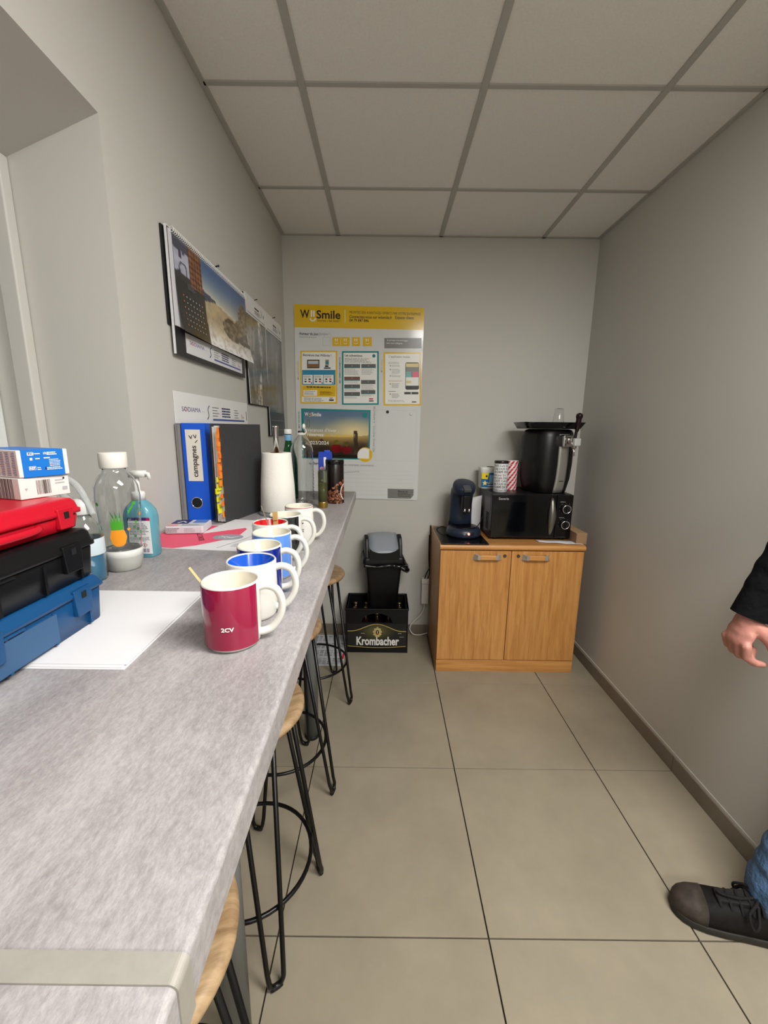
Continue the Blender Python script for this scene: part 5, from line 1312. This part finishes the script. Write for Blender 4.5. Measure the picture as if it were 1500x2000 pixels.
for sy in (-.03, .03):
    e_ = MB().sphere((1.1745, .82+sy, 1.642), .0105).build('eye', pm('eye', (214,210,204), .2), person)
    MB().sphere((1.1665, .82+sy, 1.642), .0045).build('pupil', pm('pupil', (30,24,20), .2), e_)

def shoe(heel, toe, z=0):
    """low trainer: lofted sole and upper along heel->toe"""
    h, t_ = Vector(heel), Vector(toe); d = (t_-h); L = d.length; d.normalize(); n = Vector((-d.y, d.x))
    def W_(s_): return .036+.014*math.sin(PI*min(1, max(0, (s_-.25)/.95)))*1.0-.004*max(0, .12-s_)/.12 if s_ < .94 else .036+.004*(1-s_)/.06
    S_ = [0, .02, .06, .15, .3, .45, .6, .75, .86, .93, .97, 1.0]
    wid = [.018, .027, .034, .037, .038, .042, .048, .0505, .047, .038, .027, .012]
    top = [.075, .088, .095, .100, .104, .099, .088, .076, .069, .062, .054, .038]
    def P_(s_, lat, zz): p = h+d*(s_*L)+n*lat; return (p.x, p.y, z+zz)
    sole, upp = [], []
    for s_, w_, tz in zip(S_, wid, top):
        ws = w_+.0045; sole.append([P_(s_, -ws*.96, .001), P_(s_, ws*.96, .001), P_(s_, ws, .012), P_(s_, ws*.98, .025), P_(s_, -ws*.98, .025), P_(s_, -ws, .012)])
        q = []
        for i in range(13):
            a = PI*i/12; c_, s2 = math.cos(a), math.sin(a); q.append(P_(s_, w_*abs(c_)**.7*(1 if c_ > 0 else -1), .022+(tz-.022)*s2**.62))
        upp.append(q)
    so_ = MB().loft(sole).build('shoe_sole', pm('sole', (38,35,31), .7), person, bevel=.004)
    up_ = MB().loft(upp).build('shoe', pm('shoe_leather', (20,18,17), .7, spec=.25, var=(60, .5), bump=(120, .4, .001)), person)
    up_['label'] = 'worn black low shoe with thick laces'
    # toe cap
    cap = []
    for s_, w_, tz in zip(S_[7:], wid[7:], top[7:]):
        q = []
        for i in range(13):
            a = PI*i/12; c_, s2 = math.cos(a), math.sin(a); q.append(P_(s_+.004, (w_+.0016)*abs(c_)**.7*(1 if c_ > 0 else -1), .021+(tz+.0016-.021)*s2**.62))
        cap.append(q)
    MB().loft(cap).build('toe_cap', pm('toe_worn', (54,47,40), .7, var=(40, .45)), up_)
    MB().loft([[P_(.30,-.022,.096), P_(.30,.022,.096), P_(.30,.022,.110), P_(.30,-.022,.110)], [P_(.45,-.022,.092), P_(.45,.022,.092), P_(.45,.022,.110), P_(.45,-.022,.110)], [P_(.66,-.018,.078), P_(.66,.018,.078), P_(.66,.018,.092), P_(.66,-.018,.092)]]).build('tongue', pm('tongue', (24,23,22), .8), up_, bevel=.003)
    lace = pm('lace', (14,14,15), .85)
    for k in range(5):
        s_ = .34+.075*k; zz = .116-.0075*k
        MB().tube(smooth_path([P_(s_, -.034, zz-.022), P_(s_+.01, -.02, zz), P_(s_+.02, 0, zz+.004), P_(s_+.012, .02, zz), P_(s_, .034, zz-.022)], 4), .0042, 8).build('lace', lace, up_)
    for sg in (-1, 1):
        MB().tube(smooth_path([P_(.36, 0, .115), P_(.40, sg*.025, .122), P_(.47, sg*.045, .10), P_(.44, sg*.058, .07), P_(.40, sg*.052, .085), P_(.36, 0, .117)], 6), .0036, 8).build('lace_bow', lace, up_)
    MB().tube(smooth_path([P_(.37, 0, .116), P_(.42, -.035, .105), P_(.46, -.055, .06), P_(.48, -.064, .02), P_(.485, -.068, .006)], 6), .0038, 8).build('lace_end', lace, up_)
    MB().tube(smooth_path([P_(.37, .0, .116), P_(.50, .012, .112), P_(.62, .006, .103), P_(.665, .0, .104)], 6), .0042, 8).build('lace_end', lace, up_)
    # pale side emblem
    e = []
    for i in range(14):
        a = 2*PI*i/14; e.append(P_(.27+.055*math.cos(a), -.0405-.0012, .058+.013*math.sin(a)))
    MB().add(e, [tuple(range(14))]).build('side_emblem', pm('emblem', (176,170,152), .6), up_)
shoe((1.185, .905), (.886, 1.000)); shoe((1.63, .715), (1.33, .725))
